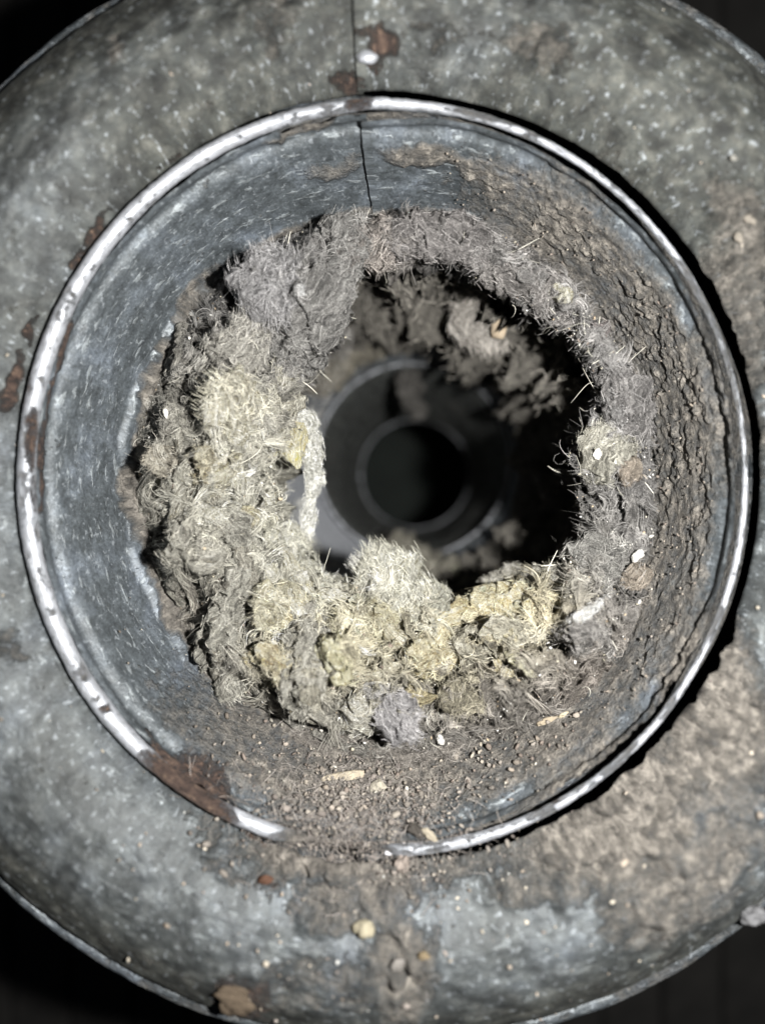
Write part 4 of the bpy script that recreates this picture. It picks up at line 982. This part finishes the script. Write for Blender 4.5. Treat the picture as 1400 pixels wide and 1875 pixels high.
clump("dim drip shaped lint low on the right inner wall", [(1000, 930, 9, ('w', .04)), (1010, 960, 10, ('w', .04)), (1002, 990, 8, ('w', .04))], (.20, .19, .175), lump=.3, fuzz=.5)
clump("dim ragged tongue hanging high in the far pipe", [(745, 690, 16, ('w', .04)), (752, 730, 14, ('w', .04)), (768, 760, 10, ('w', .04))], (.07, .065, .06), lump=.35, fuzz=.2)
for k, (x, y, ln) in enumerate([(1000, 690, 60), (1040, 720, 70), (985, 650, 50), (1065, 780, 60), (1020, 800, 70), (935, 690, 60)]):
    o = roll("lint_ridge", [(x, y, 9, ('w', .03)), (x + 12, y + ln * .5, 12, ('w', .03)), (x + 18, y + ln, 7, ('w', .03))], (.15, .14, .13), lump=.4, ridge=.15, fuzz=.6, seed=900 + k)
    tag(o, ["dim drooping lint ridge in the dark, upper of the pair nearest the right lip", "dim lint ridge left of the right lip, level with the flat grey pad", "short dim lint ridge just right of the smaller shaggy lump", "lowest and rightmost dim lint ridge inside the right lip", "dim lint ridge level with the nub, left of the lowest ridge", "leftmost dim lint ridge, straight below the smaller shaggy lump"][k], "lint clump", "lint ridges on the right inner wall")

# ------------------------------------------------------------------ debris
def surf_pt(px, py):
    """point of the wall or flange seen at (px,py)"""
    # wall: solve depth by bisection on the ring radius
    lo, hi = 0.0, 0.30
    th = math.atan2((874 - py) / 1.03, px - 707)
    def f(d):
        q = wall_ring(np.array([th]), np.array([d]))[0]; kx = F / (H - q[2])
        return math.hypot(CX + q[0] * kx - LC[0], CY - q[1] * kx - LC[1])
    r = math.hypot(px - LC[0], py - LC[1])
    if r < f(0):
        for _ in range(30):
            mid = (lo + hi) / 2
            if f(mid) > r: lo = mid
            else: hi = mid
        return P(px, py, lo)
    q0 = flange_point(np.array([th]), np.array([0.])); q1 = flange_point(np.array([th]), np.array([1.]))
    for s in np.linspace(0, 1, 60):
        q = flange_point(np.array([th]), np.array([s]))[0]; kx = F / (H - q[2])
        if math.hypot(CX + q[0] * kx - 706, CY - q[1] * kx - 874) >= math.hypot(px - 706, py - 874): break
    return P(px, py, -q[2])

def ico(sub=2):
    t = (1 + 5 ** .5) / 2
    V = nrmz(np.array([(-1, t, 0), (1, t, 0), (-1, -t, 0), (1, -t, 0), (0, -1, t), (0, 1, t), (0, -1, -t), (0, 1, -t), (t, 0, -1), (t, 0, 1), (-t, 0, -1), (-t, 0, 1)], float))
    Fc = [(0, 11, 5), (0, 5, 1), (0, 1, 7), (0, 7, 10), (0, 10, 11), (1, 5, 9), (5, 11, 4), (11, 10, 2), (10, 7, 6), (7, 1, 8), (3, 9, 4), (3, 4, 2), (3, 2, 6), (3, 6, 8), (3, 8, 9), (4, 9, 5), (2, 4, 11), (6, 2, 10), (8, 6, 7), (9, 8, 1)]
    for _ in range(sub):
        V = list(map(tuple, V)); cache = {}; nf = []
        def mid(a, b):
            k = (min(a, b), max(a, b))
            if k not in cache:
                V.append(tuple(nrmz((np.array(V[a]) + np.array(V[b])) / 2))); cache[k] = len(V) - 1
            return cache[k]
        for a, b, c in Fc:
            x, y, z = mid(a, b), mid(b, c), mid(c, a); nf += [(a, x, z), (b, y, x), (c, z, y), (x, y, z)]
        Fc = nf; V = np.array(V)
    return V, np.array(Fc)
ICO3, ICO1 = ico(3), ico(0)

def bit(name, label, cat, px, py, rx, ry, ang, col, lint_h=None, flat=.6, ang_=0, seed=0, rough=.4, group=None, squar=1.0, mat=None, depth=None, metal=False):
    """a pebble or chip: a faceted lump rx by ry photo pixels"""
    if depth is not None: p = P(px, py, depth)
    elif lint_h is not None: p = P(px, py, depth_at(px, py) - lint_h)
    else: p = surf_pt(px, py) + np.array([0, 0, .012])
    k = (H - p[2]) / F
    V, Fc = ICO3; V = V.copy()
    seed = seed or int(px * 7 + py)
    if squar < 1: V = np.sign(V) * np.abs(V) ** squar
    V = V * (1 + rough * 1.5 * fbm((V * 1.2 + seed).astype(np.float32), 4, seed, .6))[:, None]
    V = V * np.array([rx * k, ry * k, min(rx, ry) * k * flat])
    tx, ty = random.uniform(-.25, .25), random.uniform(-.25, .25)
    V[:, 2] += V[:, 0] * tx + V[:, 1] * ty
    c, s = math.cos(math.radians(ang)), math.sin(math.radians(ang))
    V = np.stack([V[:, 0] * c - V[:, 1] * s, V[:, 0] * s + V[:, 1] * c, V[:, 2]], -1) + p
    V[:, 2] += min(rx, ry) * k * flat * .35
    if mat is M_METAL:
        N = len(V); at = dict(dirt=np.zeros(N), rust=np.zeros(N), shine=np.ones(N), cyl=V.copy())
    else:
        at = dict(tint=np.clip(np.array(col) * (1 + .25 * fbm(V * 80, 3, seed))[:, None], 0, .9))
    return tag(mesh_obj(name, V, Fc, mat or M_CHIP, None, at, origin=p), label, cat, group)

CREAM = (.56, .52, .42); WHITE = (.38, .37, .35); WOOD = (.40, .32, .21)
bit("pebble", "cream pebble on the flange below the rim, blurred", "pebble", 667, 1690, 18, 15, 0, (.25, .225, .165), flat=1.1, rough=.3)
bit("rivet", "bright zinc dot beside the flange seam above the rim", "rivet", 672, 115, 20, 13, -5, WHITE, flat=.9, rough=.12, mat=M_METAL)
bit("wood_splinter", "flat tan wood splinter lying on the pipe floor", "splinter", 630, 1417, 38, 8, 4, (.30, .26, .20), flat=.6, squar=.6, rough=.15)
bit("pebble", "pale angular pebble right of the wood splinter", "pebble", 693, 1434, 14, 11, 20, (.33, .305, .25), flat=.9)
bit("paint_flake", "silvery white flake propped on the buried bottom rim", "flake", 722, 1549, 20, 7, 25, (.60, .60, .64), flat=.5, rough=.2)
bit("debris_chip", "dark chip standing on the pipe floor inside the rim", "chip", 762, 1516, 20, 10, -35, (.05, .045, .04), flat=1.1)
bit("debris_chip", "brownish chip just right of the dark standing chip", "chip", 785, 1522, 16, 7, -40, (.26, .23, .18), flat=.9)
bit("debris_chip", "brown lump leaning on the buried rim under the white flake", "chip", 735, 1572, 14, 20, -20, (.20, .17, .15), flat=1.2)
bit("debris_chip", "tan chip held in the hanging clump", "chip", 913, 601, 13, 19, -10, (.27, .22, .16), depth=.385, flat=.5, squar=.65, rough=.14)
bit("debris_chip", "white three cornered chip at the right edge above the tan ball", "chip", 1165, 1017, 11, 8, 40, WHITE, lint_h=.04, squar=.8)
bit("debris_chip", "small white chip at the right edge, higher of the two", "chip", 1162, 970, 6, 6, 40, WHITE, lint_h=.04)
bit("debris_chip", "white pointed chip right of the lilac ball", "chip", 806, 1353, 7, 10, 20, WHITE, lint_h=.02)
bit("fibre_crumb", "yellow crumb at the foot of the grey felt band", "crumb", 545, 1297, 14, 9, 0, (.50, .42, .24), lint_h=.05)
bit("seed_husk", "cream husk on the lower right pipe floor", "husk", 1038, 1275, 9, 5, 20, (.60, .52, .36))
bit("seed_husk", "long pale husk above the cream husk", "husk", 1015, 1248, 16, 6, 38, (.55, .54, .48))
bit("wood_splinter", "tan flat scrap stuck low on the right pipe wall", "splinter", 1000, 1320, 22, 9, 18, (.25, .21, .155), flat=.5)
bit("wood_splinter", "small tan scrap beside the flat scrap", "splinter", 1028, 1308, 11, 6, 30, (.36, .31, .22), flat=.5)
bit("debris_chip", "white bean shaped chip in the right shell fold", "chip", 1130, 843, 11, 6, 50, (.66, .64, .56), lint_h=.07)
bit("debris_chip", "second pale chip left of the bean shaped one", "chip", 1092, 832, 6, 10, -10, (.60, .58, .52), lint_h=.06)
bit("rust_nugget", "brown rusty nugget on the lower edge of the flange", "nugget", 430, 1822, 36, 20, -20, (.075, .058, .042), flat=.3, rough=.6)
bit("rust_nugget", "orange fleck of rust under the buried rim", "nugget", 489, 1604, 12, 8, 0, (.07, .038, .026), flat=.5)
bit("fluff_scrap", "grey fluff stuck to the flange edge at lower right", "fluff", 1368, 1668, 20, 16, 20, (.12, .12, .125), flat=1.2, rough=.6)
bit("debris_chip", "pale crumb on the flange at the right photo edge", "crumb", 1362, 405, 14, 8, -50, (.15, .135, .115))
bit("debris_chip", "pale crumb below its twin on the right of the flange", "crumb", 1345, 440, 10, 6, -60, (.15, .135, .115))
bit("debris_chip", "white crumb on the flange at upper right", "crumb", 1335, 296, 7, 5, 0, (.17, .165, .15))
bit("debris_chip", "small ochre crumb on the lower flange", "crumb", 775, 1743, 11, 8, 0, (.14, .11, .07))
bit("debris_chip", "grey crumb left of the ochre crumb", "crumb", 728, 1757, 12, 10, 30, (.15, .14, .13))
bit("debris_chip", "white sliver on the wall where the lint begins at top", "crumb", 775, 412, 22, 4, 12, (.60, .58, .56), lint_h=.045)
bit("yellow_grain", "yellow grain on the pale twisted strand", "grain", 490, 693, 5, 12, 25, (.62, .55, .33), lint_h=.07)
bit("debris_chip", "white curled scrap at the left lint edge", "chip", 303, 755, 4, 9, 15, (.62, .60, .55), lint_h=.03)
for k, (x, y, a, l) in enumerate([(490, 690, 60, 1), (720, 1355, 10, 1), (1000, 1260, 35, 1)]): pass

def crumbs():
    """loose dust grains on lint, wall and flange"""
    V0, F0 = ICO1; nv = len(V0)
    VV, FF, CC = [], [], []
    R = random.Random(3); cnt = 0
    def add(p, r, col, n=None):
        nonlocal cnt
        sc = np.array([R.uniform(.6, 1.6), R.uniform(.5, 1.1), R.uniform(.4, .9)]) * r
        a = R.uniform(0, PI); c, s = math.cos(a), math.sin(a)
        v = V0 * (1 + .3 * np.array([R.uniform(-1, 1) for _ in range(nv)]))[:, None] * sc
        v = np.stack([v[:, 0] * c - v[:, 1] * s, v[:, 0] * s + v[:, 1] * c, v[:, 2]], -1) + p
        VV.append(v); FF.append(F0 + cnt * nv); CC.append(np.tile(np.array(col) * R.uniform(.6, 1.3), (nv, 1))); cnt += 1
    N = 2200
    i = rng.integers(3, NF - 5, N); j = rng.integers(0, NT_, N)
    for a in range(N):
        p = LV[i[a], j[a]] + LN[i[a], j[a]] * .003
        add(p, R.choice([.0012, .0016, .002, .003, .0045 if R.random() < .3 else .002]), R.choice([(.6, .58, .52), (.5, .46, .36), (.7, .69, .66), (.35, .28, .2), (.16, .13, .11)]))
    for a in range(700):
        th_ = math.radians(R.choice([R.gauss(270, 24), R.uniform(-80, 80)])); d_ = R.uniform(.04, .22)
        p = wall_ring(np.array([th_]), np.array([d_]))[0]; p[:2] *= .975 if False else 1
        p = p - np.array([math.cos(th_), math.sin(th_), 0]) * .012
        low = abs((math.degrees(th_) % 360) - 270) < 40
        add(p, R.choice([.0014, .002, .003, .0045 if low else .002, .006 if low and R.random() < .3 else .0015]), R.choice([(.28, .25, .21), (.22, .19, .16), (.24, .21, .18), (.18, .15, .13), (.4, .38, .33) if R.random() < .2 else (.2, .18, .16)]))
    for a in range(230):
        th_ = math.radians(R.choice([R.gauss(268, 16), R.uniform(-75, 20), R.uniform(0, 360)])); s_ = R.random() ** 1.2 * .95
        p = flange_point(np.array([th_ % (2 * PI)]), np.array([s_]))[0]; p[2] += .006
        add(p, R.choice([.0015, .002, .003, .004, .007 if R.random() < .2 else .003]), R.choice([(.4, .36, .3), (.26, .22, .18), (.3, .26, .22), (.5, .5, .48) if R.random() < .4 else (.25, .22, .2)]))
    for a in range(1500):
        x, y = R.gauss(670, 110), R.gauss(1470, 75)
        if y < 1360: continue
        p = surf_pt(x, y) + np.array([0, .004, .007])
        add(p, R.choice([.0016, .0022, .003, .004, .007 if R.random() < .3 else .002]), R.choice([(.17, .15, .135), (.20, .18, .16), (.25, .225, .195), (.12, .105, .095)]))
    o = mesh_obj("dust_grains", np.concatenate(VV), np.concatenate(FF), M_CHIP, None, dict(tint=np.concatenate(CC)), smooth=False)
    tag(o, "loose pale and brown dust grains scattered over lint, pipe and flange", "dust", kind='stuff')
crumbs()

# stiff straight hairs and threads lying about, big enough to see singly
def threads():
    N = 420
    i = rng.integers(4, NF - 6, N); j = rng.integers(0, NT_, N)
    p = LV[i, j] + LN[i, j] * .008
    a = rng.uniform(0, 2 * PI, N); d = np.stack([np.cos(a), np.sin(a), 0 * a], -1)
    c = np.clip(np.array([.62, .60, .52]) * rng.uniform(.6, 1.25, N)[:, None], 0, .85)
    V, Fc, C = fibre_mesh(p, d, LN[i, j], rng.uniform(.03, .08, N), rng.uniform(.0006, .0014, N), c, K=10, curl=2.2, stick=.5, lift=0.0, jitter=.1)
    o = mesh_obj("loose_threads", V, Fc, M_FIBRE, None, dict(tint=C)); tag(o, "single pale threads and hairs lying loose over the lint ring", "threads", kind='stuff')
    # felted trash on the pipe floor over the rim
    N = 2600
    px = rng.normal(650, 95, N); py = rng.normal(1480, 65, N)
    pp = np.array([surf_pt(x, y) for x, y in zip(px, py)]); pp[:, 2] += .008
    a = rng.uniform(0, 2 * PI, N); d = np.stack([np.cos(a), np.sin(a), 0 * a], -1)
    n = np.tile([0, .5, .8], (N, 1))
    c = np.clip(np.array([.20, .18, .165]) * rng.uniform(.5, 1.5, N)[:, None], 0, .85)
    V, Fc, C = fibre_mesh(pp, d, n, rng.uniform(.012, .045, N), rng.uniform(.0003, .0009, N), c, K=6, curl=1.1, stick=.4, lift=0.01)
    o = mesh_obj("floor_fluff", V, Fc, M_FIBRE, None, dict(tint=C)); tag(o, "thin brown grey fluff drifted over the bottom of the rim", "fluff", kind='stuff')
threads()
